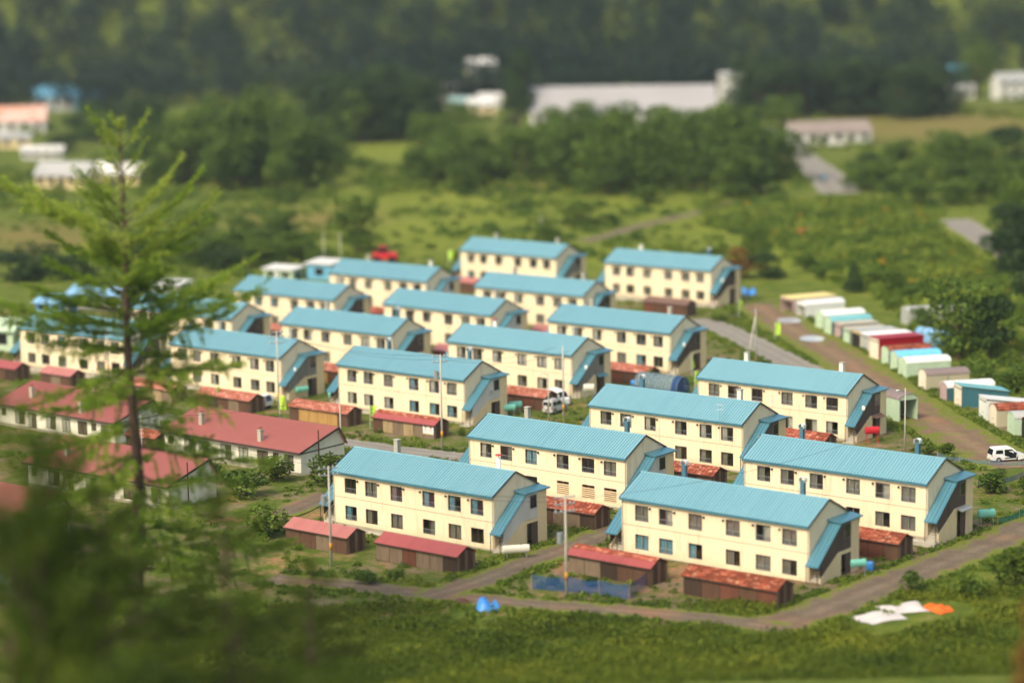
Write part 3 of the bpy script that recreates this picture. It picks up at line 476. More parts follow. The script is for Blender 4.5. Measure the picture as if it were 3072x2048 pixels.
def block_wall():
    b = MB()
    xc = sorted({-HX, HX, *[v for p in WX for v in p]}); zc = sorted({-.6, ZE + .02, *[v for p in WZ for v in p]})
    hole = lambda xa, za: any(abs(xa - p[0]) < 1e-6 for p in WX) and any(abs(za - q[0]) < 1e-6 for q in WZ)
    for i in range(len(xc) - 1):
        for j in range(len(zc) - 1):
            if not hole(xc[i], zc[j]): b.poly([(xc[i], -WF, zc[j]), (xc[i + 1], -WF, zc[j]), (xc[i + 1], -WF, zc[j + 1]), (xc[i], -WF, zc[j + 1])])
    d = .16
    for (a, c) in WX:
        for (e, f) in WZ:
            y0, y1 = -WF, -WF + d
            b.poly([(a, y0, e), (a, y1, e), (c, y1, e), (c, y0, e)]); b.poly([(a, y0, f), (c, y0, f), (c, y1, f), (a, y1, f)])
            b.poly([(a, y0, e), (a, y0, f), (a, y1, f), (a, y1, e)]); b.poly([(c, y0, e), (c, y1, e), (c, y1, f), (c, y0, f)])
    for s in (-1, 1):
        pts = [(s * HX, -WF, -.6), (s * HX, WF, -.6), (s * HX, WF, ZE + .02), (s * HX, 0, ZR - .06), (s * HX, -WF, ZE + .02)]
        b.poly(pts if s > 0 else pts[::-1])
    b.poly([(HX, WF, -.6), (-HX, WF, -.6), (-HX, WF, ZE + .02), (HX, WF, ZE + .02)])
    return b.mesh('wall', 'cream_wall')
def block_rooms():
    b = MB(); y0, y1 = -WF + .17, -WF + 1.9
    for (z0, z1) in ((.05, 2.6), (2.75, 5.2)):
        b.poly([(-HX + .1, y1, z0), (HX - .1, y1, z0), (HX - .1, y1, z1), (-HX + .1, y1, z1)])
        b.poly([(-HX + .1, y0, z0), (HX - .1, y0, z0), (HX - .1, y1, z0), (-HX + .1, y1, z0)])
        b.poly([(-HX + .1, y0, z1), (-HX + .1, y1, z1), (HX - .1, y1, z1), (HX - .1, y0, z1)])
    for x in (-9.8, -6.4, -3.5, 0.0, 3.7, 6.6, 9.8):
        b.box(x - .04, x + .04, y0, y1 - .01, .06, 5.19)
    return b.mesh('rooms', 'room')
def slope(u, s=-1):  # point on the roof, u = 0 at ridge .. 1 at eave
    return s * EAVE * u, ZR + (ZE - ZR) * u
def block_roof():
    b = MB(); h = L / 2 + .06; t = .1
    o = [(-EAVE, ZE), (0, ZR), (EAVE, ZE), (EAVE, ZE - t), (0, ZR - t), (-EAVE, ZE - t)]
    b.prism(o, 'x', -h, h); return b.mesh('roof', 'blue_roof')
def block_seams():
    b = MB(); n = 60
    for s in (-1, 1):
        for i in range(n + 1):
            x = -L / 2 + .02 + (L - .04) * i / n
            y0, z0 = slope(.02, s); y1, z1 = slope(1.0, s); nyv = s * .456; nzv = .89; h = .055; w = .018
            a = [(x - w, y0, z0), (x + w, y0, z0), (x + w, y1, z1), (x - w, y1, z1)]
            c = [(p[0], p[1] + nyv * h, p[2] + nzv * h) for p in a]
            k = len(b.v); b.v += a + c
            b.f += [(k + 4, k + 5, k + 6, k + 7), (k, k + 4, k + 7, k + 3), (k + 1, k + 2, k + 6, k + 5), (k + 2, k + 3, k + 7, k + 6)]
    return b.mesh('standing_seams', 'blue_seam')
def block_ridge():
    h = L / 2 + .08; return MB().prism([(-.16, ZR - .05), (0, ZR + .05), (.16, ZR - .05), (0, ZR + .0)], 'x', -h, h).mesh('ridge_cap', 'blue_roof')
def block_fascia(s):
    h = L / 2 + .07; y = s * EAVE
    return MB().box(-h, h, min(y, y + s * .06), max(y, y + s * .06), ZE - .2, ZE + .015).mesh('fascia', 'blue_trim')
def block_barge(s):
    b = MB(); x0, x1 = (L / 2 + .061, L / 2 + .1) if s > 0 else (-L / 2 - .1, -L / 2 - .061)
    b.prism([(-EAVE - .02, ZE + .03), (0, ZR + .05), (EAVE + .02, ZE + .03), (EAVE + .02, ZE - .14), (0, ZR - .12), (-EAVE - .02, ZE - .14)], 'x', x0, x1)
    return b.mesh('barge_board', 'dark_trim')

def win_frame(w, h, mat, rail):
    b = MB(); t = .055; d = .05
    b.box(0, w, 0, d, 0, t); b.box(0, w, 0, d, h - t, h); b.box(0, t, 0, d, t, h - t); b.box(w - t, w, 0, d, t, h - t)
    b.box(w / 2 - .035, w / 2 + .035, -.012, d, t, h - t)
    return b.mesh('window', mat)
def win_rail(w, h):
    b = MB(); b.box(.03, w - .03, -.1, -.07, h * .33, h * .33 + .035); b.box(.03, w - .03, -.1, -.07, .05, .085)
    n = 7
    for i in range(n + 1):
        x = .04 + (w - .1) * i / n; b.box(x, x + .02, -.095, -.075, .085, h * .33)
    for x in (.03, w - .06): b.box(x, x + .03, -.07, .02, h * .33, h * .33 + .03)
    return b.mesh('guard_rail', 'metal_grey')
def win_pane(w, h): return MB().box(.06, w / 2 - .04, .02, .026, .06, h - .06).mesh('pane', 'glass')
def win_curtain(w, h, mat, full):
    b = MB(); n = 12; x0, x1 = .05, (w - .05 if full else w / 2)
    z0, z1 = .03, h - .05
    for i in range(n):
        xa, xb = x0 + (x1 - x0) * i / n, x0 + (x1 - x0) * (i + 1) / n; ya, yb = .13 + .03 * (i % 2), .13 + .03 * ((i + 1) % 2)
        b.poly([(xa, ya, z0), (xb, yb, z0), (xb, yb, z1), (xa, ya, z1)])
    return b.mesh('curtain', mat)
def win_slat(w): return MB().box(0, w, -.05, -.02, 0, .13).mesh('slat', 'slat_wood')

def put_window(parent, x, y, z, w, h, variant, rail, fmat):
    W, Hh = round(w, 2), round(h, 2)
    o = new_obj('window', shared(('wf', W, Hh, fmat), lambda: win_frame(W, Hh, fmat, rail)), parent, (x, y + .1, z))
    for k in (0, 1):
        new_obj('pane', shared(('wp', W, Hh), lambda: win_pane(W, Hh)), o, ((0 if k == 0 else W / 2 - .02), (0 if k == 0 else .02), 0))
    if rail: new_obj('guard_rail', shared(('wr', W, Hh), lambda: win_rail(W, Hh)), o)
    def cur(mat, full, dx=0): new_obj('curtain', shared(('wc', W, Hh, mat, full), lambda: win_curtain(W, Hh, mat, full)), o, (dx, 0, 0))
    if variant == 1: cur('curtain_white', False)
    elif variant == 2: cur('curtain_white', False, W / 2 - .05)
    elif variant == 3: cur('curtain_grey', True)
    elif variant == 4: cur('curtain_blue', False)
    elif variant == 5: cur('curtain_blue', True)
    elif variant == 7: cur('curtain_grey', False)
    elif variant == 8: cur('curtain_white', True)
    elif variant == 9: cur('curtain_grey', False, W / 2 - .05)
    elif variant == 6:
        for i in range(6): new_obj('slat', shared(('ws', W), lambda: win_slat(W)), o, (0, -.06, .02 + i * .2))
    return o

# outside stair on a gable: s = +1 right, -1 left (outer plane at X1)
X0, X1 = L / 2, L / 2 + 1.22
def stair_parts(s):
    def q(b):
        if s < 0:
            b.v = [(-x, y, z) for x, y, z in b.v]; b.f = [f[::-1] for f in b.f]
        return b
    P = {}
    P['stair_wall'] = (q(MB().prism([(-3.4, -.5), (.06, -.5), (.06, 2.3), (1.78, 2.3), (1.78, -.5), (3.12, -.5), (3.12, 5.12), (1.78, 5.14), (1.78, 2.62), (-.4, 2.62), (-3.4, .85)], 'x', X1 - .1, X1)), 'cream_stair')
    P['stair_end_wall'] = (q(MB().box(X0 - .01, X1 - .101, 3.0, 3.12, -.5, 5.14)), 'cream_stair')
    P['stair_siding'] = (q(MB().prism([(-3.42, .9), (-.42, 2.66), (1.76, 2.66), (1.76, 5.14), (-.12, 5.0), (-3.42, 2.42)], 'x', X1 - .07, X1 - .03)), None)
    b = MB(); n = 13
    for i in range(n):
        y = -3.75 + i * .28; b.box(X0 + .02, X1 - .11, y, y + .29, -.3 if i == 0 else .2 * i - .1, .2 * (i + 1))
    b.box(X0 + .02, X1 - .11, -3.75 + n * .28 + .01, 2.99, 2.5, 2.62)
    P['stair_flight'] = (q(b), 'concrete')
    P['stair_step'] = (q(MB().box(X0 - .1, X1 + .1, -4.35, -3.76, -.3, .14)), 'concrete')
    t = .09
    P['stair_roof'] = (q(MB().prism([(-4.0, 2.05), (-.1, 5.12), (-.1, 5.12 - t * 1.3), (-4.0, 2.05 - t * 1.3)], 'x', X0 + .005, X1 + .1)), 'blue_trim')
    P['landing_roof'] = (q(MB().prism([(X0 + .005, 5.42), (X1 + .18, 5.24), (X1 + .18, 5.12), (X0 + .005, 5.28)], 'y', -.28, 3.5)), 'blue_trim')
    P['stair_door'] = (q(MB().box(X1 - .09, X1 - .05, .85, 1.78, -.1, 2.3)), None)
    return P
STAIRM = {}
for s in (-1, 1):
    for nm, (b, mt) in stair_parts(s).items():
        if mt: STAIRM[(s, nm)] = b.mesh(nm, mt)
        elif nm == 'stair_siding':
            for mm in ('dark_boards', 'white_panel', 'grey_boards'): STAIRM[(s, nm, mm)] = b.mesh(nm, mm)
        else:
            STAIRM[(s, nm)] = b.mesh(nm, 'dark_boards')
STAIR_SEAM = {}
for s in (-1, 1):
    for i in range(3):
        x = X0 + .3 + i * .38
        b = MB().prism([(-4.0, 2.055), (-.1, 5.125), (-.1, 5.16), (-4.0, 2.09)], 'x', s * x - .015, s * x + .015); STAIR_SEAM[(s, i)] = b.mesh('roof_seam', 'blue_roof')
    STAIRM[(s, 'canopy')] = MB().prism([(X1 + .0, 2.62), (X1 + .62, 2.4), (X1 + .62, 2.33), (X1 + .0, 2.55)] if s > 0 else [(-X1, 2.62), (-X1, 2.55), (-X1 - .62, 2.33), (-X1 - .62, 2.4)], 'y', -.05, 1.9).mesh('canopy', 'blue_trim')
    STAIRM[(s, 'canopyb')] = MB().prism([(X1 + .0, 2.62), (X1 + .62, 2.4), (X1 + .62, 2.33), (X1 + .0, 2.55)], 'y', -.05, 1.9).mesh('canopy', 'canopy_brown')
    STAIRM[(s, 'canopyg')] = MB().prism([(X1 + .0, 2.62), (X1 + .62, 2.4), (X1 + .62, 2.33), (X1 + .0, 2.55)], 'y', -.05, 1.9).mesh('canopy', 'metal_grey')
POST = MB().box(-.03, .03, -.03, .03, -.2, 2.0).mesh('post', 'brown_frame')
VENT = MB().tube([(0, 0, 0), (0, -.16, -.02)], .1, 8).mesh('vent_hood', 'dark_trim')
PIPE = MB().tube([(0, 0, -.1), (0, 0, 5.2)], .04, 6).mesh('downpipe', 'concrete')
BELT = MB().box(-HX, HX, -.012, 0.0, 0, .035).mesh('belt_line', 'wood_grey')
PLINTH = MB().box(-HX - .02, HX + .02, -.03, 0, -.6, .34).mesh('plinth', 'plinth')
APRON = MB().box(-HX - .3, HX + 1.3, -.9, -.05, -.5, .05).mesh('apron', 'concrete')
GVENT = MB().box(-.14, .14, -.045, -.03, .1, .22).mesh('foundation_vent', 'black')

def flue(parent, x, kind):
    yb = WF + .25
    if kind == 'metal':
        b = MB().box(x - .2, x + .2, yb, yb + .4, 0, 7.5)
        o = part('flue', parent, b, 'flue_blue')
        c = MB(); r = .3; pts = [(-r + 0, 0)] + [(-r * math.cos(math.pi * k / 6), .22 + r * .8 * math.sin(math.pi * k / 6)) for k in range(7)] + [(r, 0)]
        inn = [(p[0] * .88, p[1] * .93) for p in pts[::-1]]
        c.prism([(x + p[0], 7.42 + p[1]) for p in pts + inn], 'y', yb - .06, yb + .46); part('flue_cap', o, c, 'metal_white')
    elif kind == 'white':
        o = part('flue', parent, MB().cyl(x, yb + .2, 0, 7.2, .22, 12), 'metal_white', True); part('flue_cap', o, MB().cyl(x, yb + .2, 7.45, 7.52, .34, 12), 'red_paint'); part('cap_strut', o, MB().cyl(x, yb + .2, 7.2, 7.45, .04, 6), 'metal_grey')
    else:
        o = part('flue', parent, MB().box(x - .24, x + .24, yb, yb + .48, 0, 7.45), 'pale_cream' if kind == 'cream' else 'concrete'); part('flue_cap', o, MB().box(x - .3, x + .3, yb - .06, yb + .54, 7.451, 7.53), 'concrete')

def antenna(parent, x, y, z, h, seed):
    rng = random.Random(seed); b = MB().tube([(x, y, z), (x, y, z + h)], .022, 5)
    o = part('antenna_mast', parent, b, 'metal_grey')
    for k, (dz, ln) in enumerate(((-.1, 1.1), (-.6, .8))):
        a = rng.uniform(0, 3.1); dx, dy = math.cos(a), math.sin(a); c = MB().tube([(x - dx * ln / 2, y - dy * ln / 2, z + h + dz), (x + dx * ln / 2, y + dy * ln / 2, z + h + dz)], .018, 4)
        for i in range(5):
            t = -.45 + i * .22; c.tube([(x + dx * ln * t - dy * .3, y + dy * ln * t + dx * .3, z + h + dz), (x + dx * ln * t + dy * .3, y + dy * ln * t - dx * .3, z + h + dz)], .012, 4)
        part('antenna_beam', o, c, 'metal_white')

BLOCK = {   # id: (label tail, upper windows, lower windows, siding, canopy, flues left/right, extra)
 '1': ('with white stair panels, behind the shed that carries two posters', [7,7,3,4,1,3], [1,1,1,4,4,4], 'white_panel', None, 'metal', 'metal'),
 '2': ('with tall antennas at its gable, just behind the boarded-window block', [7,3,1,7,1,1], [1,1,7,7,7,7], 'dark_boards', None, 'metal', 'cream'),
 '3': ('nearest the larch, plain red-roofed shed before it', [0,3,7,4,4,4], [4,7,3,9,3,0], 'white_panel', None, 'plain', 'white'),
 '4': ('with lower windows boarded by pale slats', [1,9,5,7,0,3], [9,0,0,6,6,6], 'white_panel', None, 'plain', 'metal'),
 '5': ('nearest the viewer, front right, above the blue garden net', [3,2,3,3,2,3], [5,5,4,7,3,7], 'dark_boards', None, 'metal', 'metal'),
 '6': ('at the right end of the front rows beside the dirt road', [7,7,7,3,2,3], [0,0,3,0,7,3], 'dark_boards', 'canopyg', 'metal', 'metal'),
 '7': ('nearest the garages, with a red oil tank at its gable', [3,9,0,3,7,0], [0,7,2,2,2,1], 'dark_boards', 'canopyb', 'cream', 'cream'),
 '8': ('behind the blue netted tunnel, at the bend of the grey road', [1,1,1,7,0,7], [7,0,3,3,4,0], 'dark_boards', None, 'plain', 'plain'),
 '9': ('in the village centre with two white cars parked at its stair', [1,7,1,8,8,8], [7,7,3,7,1,7], 'grey_boards', 'canopy', 'white', 'plain'),
 '10': ('left of centre, straight behind the poster-shed block', [7,2,7,3,8,7], [9,7,3,3,3,3], 'dark_boards', None, 'plain', 'metal'),
 '11': ('at centre left beside the larch, teal tank at its gable', [3,3,7,1,1,7], [3,3,1,7,7,7], 'grey_boards', None, 'plain', 'plain'),
 '12': ('third row in the centre, a white stair panel on its gable', [0,0,9,0,3,7], [7,7,3,3,3,3], 'white_panel', None, 'plain', 'plain'),
 '13': ('second from the back in the centre, before the two rearmost', [7,7,1,7,3,7], [0,7,7,3,3,0], 'dark_boards', None, 'plain', 'plain'),
 '14': ('rearmost in the village, in front of the green fields', [7,0,0,0,0,0], [4,9,0,0,9,0], 'grey_boards', None, 'plain', 'plain'),
 '15': ('at the back right, long brown shed before its lower windows', [7,9,3,3,3,3], [3,0,7,7,7,7], 'dark_boards', None, 'cream', 'metal'),
 '16': ('in the rear left row, left neighbour of the rearmost block', [7,3,3,3,9,0], [3,3,0,3,3,3], 'white_panel', None, 'plain', 'cream'),
 '17': ('in the rear left, its left end hidden by the larch crown', [9,4,4,7,7,3], [3,0,3,3,9,3], 'dark_boards', None, 'cream', 'plain'),
 '18': ('mostly hidden behind the larch, only its stair gable clear', [3,0,3,0,7,0], [7,3,7,7,3,7], 'dark_boards', None, 'plain', 'plain'),
 '19': ('at the far left edge, seen through the larch branches', [7,7,4,7,3,7], [7,0,3,0,3,0], 'dark_boards', None, 'plain', 'plain'),
}
WALL, ROOMS, ROOF, SEAMS, RIDGE = block_wall(), block_rooms(), block_roof(), block_seams(), block_ridge()
FASC = {s: block_fascia(s) for s in (-1, 1)}; BARGE = {s: block_barge(s) for s in (-1, 1)}
for key, (x, y, z, rz) in BLOCKS.items():
    tail, up, low, siding, canopy, fl, frr = BLOCK[key]
    root = thing('apartment_block', 'blue-roofed cream block ' + tail, 'apartment block', (x, y, z), rz, 'blue-roofed apartment blocks')
    new_obj('wall', WALL, root); new_obj('rooms', ROOMS, root); rf = new_obj('roof', ROOF, root)
    sm = new_obj('standing_seams', SEAMS, rf); sm['kind'] = 'stuff'
    new_obj('ridge_cap', RIDGE, rf)
    for s in (-1, 1): new_obj('fascia', FASC[s], rf); new_obj('barge_board', BARGE[s], rf)
    new_obj('belt_line', BELT, root, (0, -WF - .002, 2.92)); new_obj('plinth', PLINTH, root, (0, -WF - .002, 0)); new_obj('apron', APRON, root, (0, -WF, 0))
    for i, gxx in enumerate((-8.6, -3.4, 3.4, 8.2)): new_obj('foundation_vent', GVENT, root, (gxx, -WF, 0))
    fm = 'brown_frame' if key in ('2', '3', '4', '7', '9') else 'grey_frame'
    for i, (a, c) in enumerate(WX):
        put_window(root, a, -WF, WZ[0][0], c - a, WZ[0][1] - WZ[0][0], up[i], True, fm)
        put_window(root, a, -WF, WZ[1][0], c - a, WZ[1][1] - WZ[1][0], low[i], (i + int(key)) % 3 == 0, 'rusty_frame' if low[i] == 6 else fm)
        new_obj('vent_hood', VENT, root, ((c + .22) if i < 3 else (a - .22), -WF, 4.72))
    new_obj('downpipe', PIPE, root, (HX - .12, -WF - .05, 0)); new_obj('downpipe', PIPE, root, (-HX + .12, -WF - .05, 0))
    for s in (-1, 1):
        for nm in ('stair_wall', 'stair_end_wall', 'stair_flight', 'stair_step', 'landing_roof', 'stair_door'): new_obj(nm, STAIRM[(s, nm)], root)
        so = new_obj('stair_roof', STAIRM[(s, 'stair_roof')], root)
        for i in range(3): new_obj('roof_seam', STAIR_SEAM[(s, i)], so)
        sd = new_obj('stair_siding', STAIRM[(s, 'stair_siding', siding if s > 0 else 'dark_boards')], root)
        put_s = MB().box(.0, .04, 0, 1.0, 0, 1.25).mesh('landing_window', 'grey_frame') if 'LW' not in CACHE else CACHE['LW']; CACHE['LW'] = put_s
        lw = new_obj('landing_window', put_s, root, (s * (X1 - .02) + (0 if s > 0 else -.04), .6, 3.65))
        gp = CACHE.setdefault('LP', MB().box(.041, .05, .06, .94, .06, 1.19).mesh('pane', 'car_glass')); new_obj('pane', gp, lw, (0 if s > 0 else -.05, 0, 0))
        for px in (X0 + .06, X1 - .05): new_obj('post', POST, root, (s * px, -3.9, 0))
    if key in ('2', '7', '8', '9', '11', '15'):
        dd = part('satellite_dish', root, MB().sphere((X1 + .25, -2.4, 3.9), .3, 12, 6, (.8, .25, 1)), 'metal_white', True); part('dish_arm', dd, MB().tube([(X1 + .25, -2.32, 3.88), (X1 - .1, -2.2, 3.5)], .02, 5), 'metal_grey')
    if canopy: new_obj('canopy', STAIRM[(1, canopy)], root)
    flue(root, -7.75, fl); flue(root, 5.07, frr)
    if key in ('2', '4', '1'): antenna(root, L / 2 + .5, 1.6, 5.4, 2.4, int(key)); 
    if key in ('2',): antenna(root, L / 2 - 2.5, -EAVE - .4, 3.2, 4.2, 77)
    if key == '1':
        b = MB()
        ox, oy, oz = X1 - .028, -.25, 3.05
        strokes = [((0, .62), (.18, .7)), ((.18, .7), (.2, .5)), ((.2, .5), (0, .15)), ((0, .15), (.24, .15)), ((.55, .7), (.36, .36)), ((.36, .36), (.66, .36)), ((.56, .55), (.56, .1))]
        for (a1, b1), (a2, b2) in strokes: b.tube([(ox, oy + a1, oz + b1), (ox, oy + a2, oz + b2)], .03, 4)
        part('block_number', root, b, 'asphalt_trim')
print('blocks done', len(bpy.data.objects))

# ------------------------------------------------------------------ woodsheds
YAW = -0.6665
SHED = [  # label, roof material, red lower strip?, panel materials
 ('long brown shed with red roof and two posters on its front wall', 'rust_red', True, ['wood_brown', 'wood_pale', 'wood_grey', 'wood_pale', 'wood_grey', 'wood_grey']),
 ('shed with tan plank doors and mottled pink roof behind the long red row house', 'rust_pink', False, ['wood_brown', 'wood_tan', 'wood_tan', 'wood_tan', 'wood_tan', 'wood_brown']),
 ('dark brown shed with a green-covered truck parked at its right end', 'rust_pink', False, ['wood_red', 'wood_dark', 'wood_brown', 'wood_grey', 'wood_brown']),
 ('weathered grey and tan plank shed just right of the larch trunk', 'rust_pink', False, ['wood_brown', 'wood_grey', 'wood_pale', 'wood_pale', 'wood_grey']),
 ('bright red-roofed shed cut by the left edge of the picture', 'red_sheet', False, ['wood_brown', 'wood_red', 'wood_brown', 'wood_dark']),
 ('small pink-roofed shed seen left of the larch trunk under its branches', 'red_roof', False, ['wood_brown', 'wood_grey', 'wood_brown']),
 ('rusty-roofed brown shed right behind the white parked cars', 'rust_pink', False, ['wood_rust', 'wood_brown', 'wood_brown', 'wood_red', 'wood_brown']),
 ('rusty-roofed shed beside the blue netted garden tunnel', 'rust_pink', False, ['wood_brown', 'wood_red', 'wood_brown', 'wood_brown']),
 ('deep rust-roofed shed between the antenna block and the right front block', 'rust_red', False, ['wood_dark', 'wood_brown', 'wood_dark', 'wood_brown']),
 ('rust-roofed shed under the windows boarded with slats', 'rust_red', False, ['wood_rust', 'wood_brown', 'wood_grey', 'wood_grey', 'wood_dark']),
 ('shed with red-edged rusty roof inside the blue garden net', 'rust_red', True, ['wood_grey', 'wood_grey', 'wood_dark', 'wood_brown', 'wood_brown']),
 ('rust-roofed brown shed nearest the viewer, under the front right block', 'rust_dark', False, ['wood_dark', 'wood_brown', 'wood_red', 'wood_brown', 'wood_red']),
 ('rust-roofed shed between the two right-hand blocks by the dirt road', 'rust_dark', False, ['wood_rust', 'wood_red', 'wood_red', 'wood_brown']),
 ('rust-roofed shed beside the block with the red oil tank', 'rust_red', False, ['wood_dark', 'wood_brown', 'wood_dark', 'wood_brown']),
 ('plain red-roofed shed in front of the block nearest the larch', 'red_sheet', False, ['wood_grey', 'wood_grey', 'wood_red', 'wood_grey', 'wood_grey', 'wood_dark']),
 ('red-roofed shed half hidden behind the banded pole and larch at the lower left', 'red_roof', False, ['wood_brown', 'wood_brown', 'wood_grey', 'wood_brown']),
 ('long brown shed with grey roof at the back right of the village', 'canopy_brown', False, ['wood_red', 'wood_brown', 'wood_red', 'wood_brown']),
 ('pink-roofed shed end peeping out left of the block behind the net tunnel', 'red_roof', False, ['wood_dark', 'wood_brown', 'wood_brown']),
 ('pink-roofed shed end peeping out left of the village-centre block', 'red_roof', False, ['wood_rust', 'wood_dark', 'wood_brown']),
 ('small pink-roofed shed before the rearmost block', 'red_roof', False, ['wood_brown', 'wood_brown']),
 ('small rusty shed end between the rear left blocks', 'rust_red', False, ['wood_brown', 'wood_brown', 'wood_grey']),
 ('small rusty shed end right of the block hidden by the larch', 'rust_pink', False, ['wood_rust', 'wood_brown', 'wood_brown']),
 ('rusty shed end between the teal-tank block and the poster-shed block', 'rust_pink', False, ['wood_rust', 'wood_tan', 'wood_brown']),
 ('rust-red lean-to roof squeezed between two red row houses', 'rust_red', False, ['wood_dark', 'wood_brown', 'wood_brown']),
]
def make_shed(i, data):
    x, y, z, ln, dp, he = data; label, rm, strip, panels = SHED[i]
    root = thing('wood_shed', label, 'shed', (x, y, z), YAW, 'woodsheds')
    h = ln / 2; d = dp / 2; ov = .2; zr = he + .62; rng = random.Random(i)
    b = MB().prism([(-d, -.3), (d, -.3), (d, he), (0, zr - .08), (-d, he)], 'x', -h, h); part('wall', root, b, 'wood_brown' if i % 2 else 'wood_dark')
    rise = (zr - he) / d; ze = he - ov * rise
    def roofpart(s, u0, u1, mat, name='roof'):
        ya, yb = s * (d + ov) * u0, s * (d + ov) * u1; za, zb_ = zr - (zr - ze) * u0, zr - (zr - ze) * u1
        part(name, root, MB().prism([(ya, za), (yb, zb_), (yb, zb_ - .05), (ya, za - .05)], 'x', -h - .15, h + .15), mat)
    if strip:
        roofpart(-1, 0, .42, rm); roofpart(-1, .421, 1, 'red_sheet', 'roof_strip')
    else: roofpart(-1, 0, 1, rm)
    roofpart(1, 0, 1, rm)
    b = MB()
    n = int(ln / .46)
    for k in range(n + 1):
        xx = -h - .13 + (ln + .26) * k / n
        b.prism([(-.02, zr + .012), (-(d + ov) * .995, ze + .012), (-(d + ov) * .995, ze + .045), (-.02, zr + .045)], 'x', xx - .02, xx + .02)
    if not strip and rm in ('rust_pink', 'rust_red', 'rust_dark'):
        o = part('roof_battens', root, b, rm); o['kind'] = 'stuff'
    part('fascia', root, MB().box(-h - .15, h + .15, -d - ov - .03, -d - ov, ze - .13, ze - .01), 'wood_dark')
    w = ln / len(panels)
    for k, m in enumerate(panels):
        xx = -h + k * w; hh = he - .18 - rng.uniform(0, .08)
        p = part('panel', root, MB().box(xx + .03, xx + w - .03, -d - .05, -d - .002, .02, hh), m)
    nb = max(4, int(dp / .35))
    for k in range(nb):
        yy = -d + dp * k / nb; part('plank', root, MB().box(h + .002, h + .03, yy + .02, yy + dp / nb - .015, .02, he - .08 + min(yy + d, d - yy - dp / nb if yy > 0 else 9) * .3), 'wood_brown' if k % 3 else 'wood_grey')
    if i == 0:
        for k in range(2):
            xx = h - 1.62 + k * .8
            pb = part('poster', root, MB().box(xx, xx + .76, -d - .08, -d - .06, .55, 1.62), 'poster_white')
            part('hair_print', pb, MB().sphere((xx + .38, -d - .083, 1.36), .16, 10, 6, (1, .03, 1)), 'black')
            part('face_print', pb, MB().sphere((xx + .38, -d - .09, 1.29), .135, 10, 6, (1, .03, 1.15)), 'skin_print')
            part('shirt_print', pb, MB().prism([(xx + .1, .85), (xx + .66, .85), (xx + .6, 1.05), (xx + .46, 1.14), (xx + .3, 1.14), (xx + .16, 1.05)], 'y', -d - .09, -d - .081), 'white_sheet')
            part('caption_bar', pb, MB().box(xx + .03, xx + .73, -d - .09, -d - .081, .58, .66), 'yellow_plastic')
for i, s in enumerate(SHEDS): make_shed(i, s)

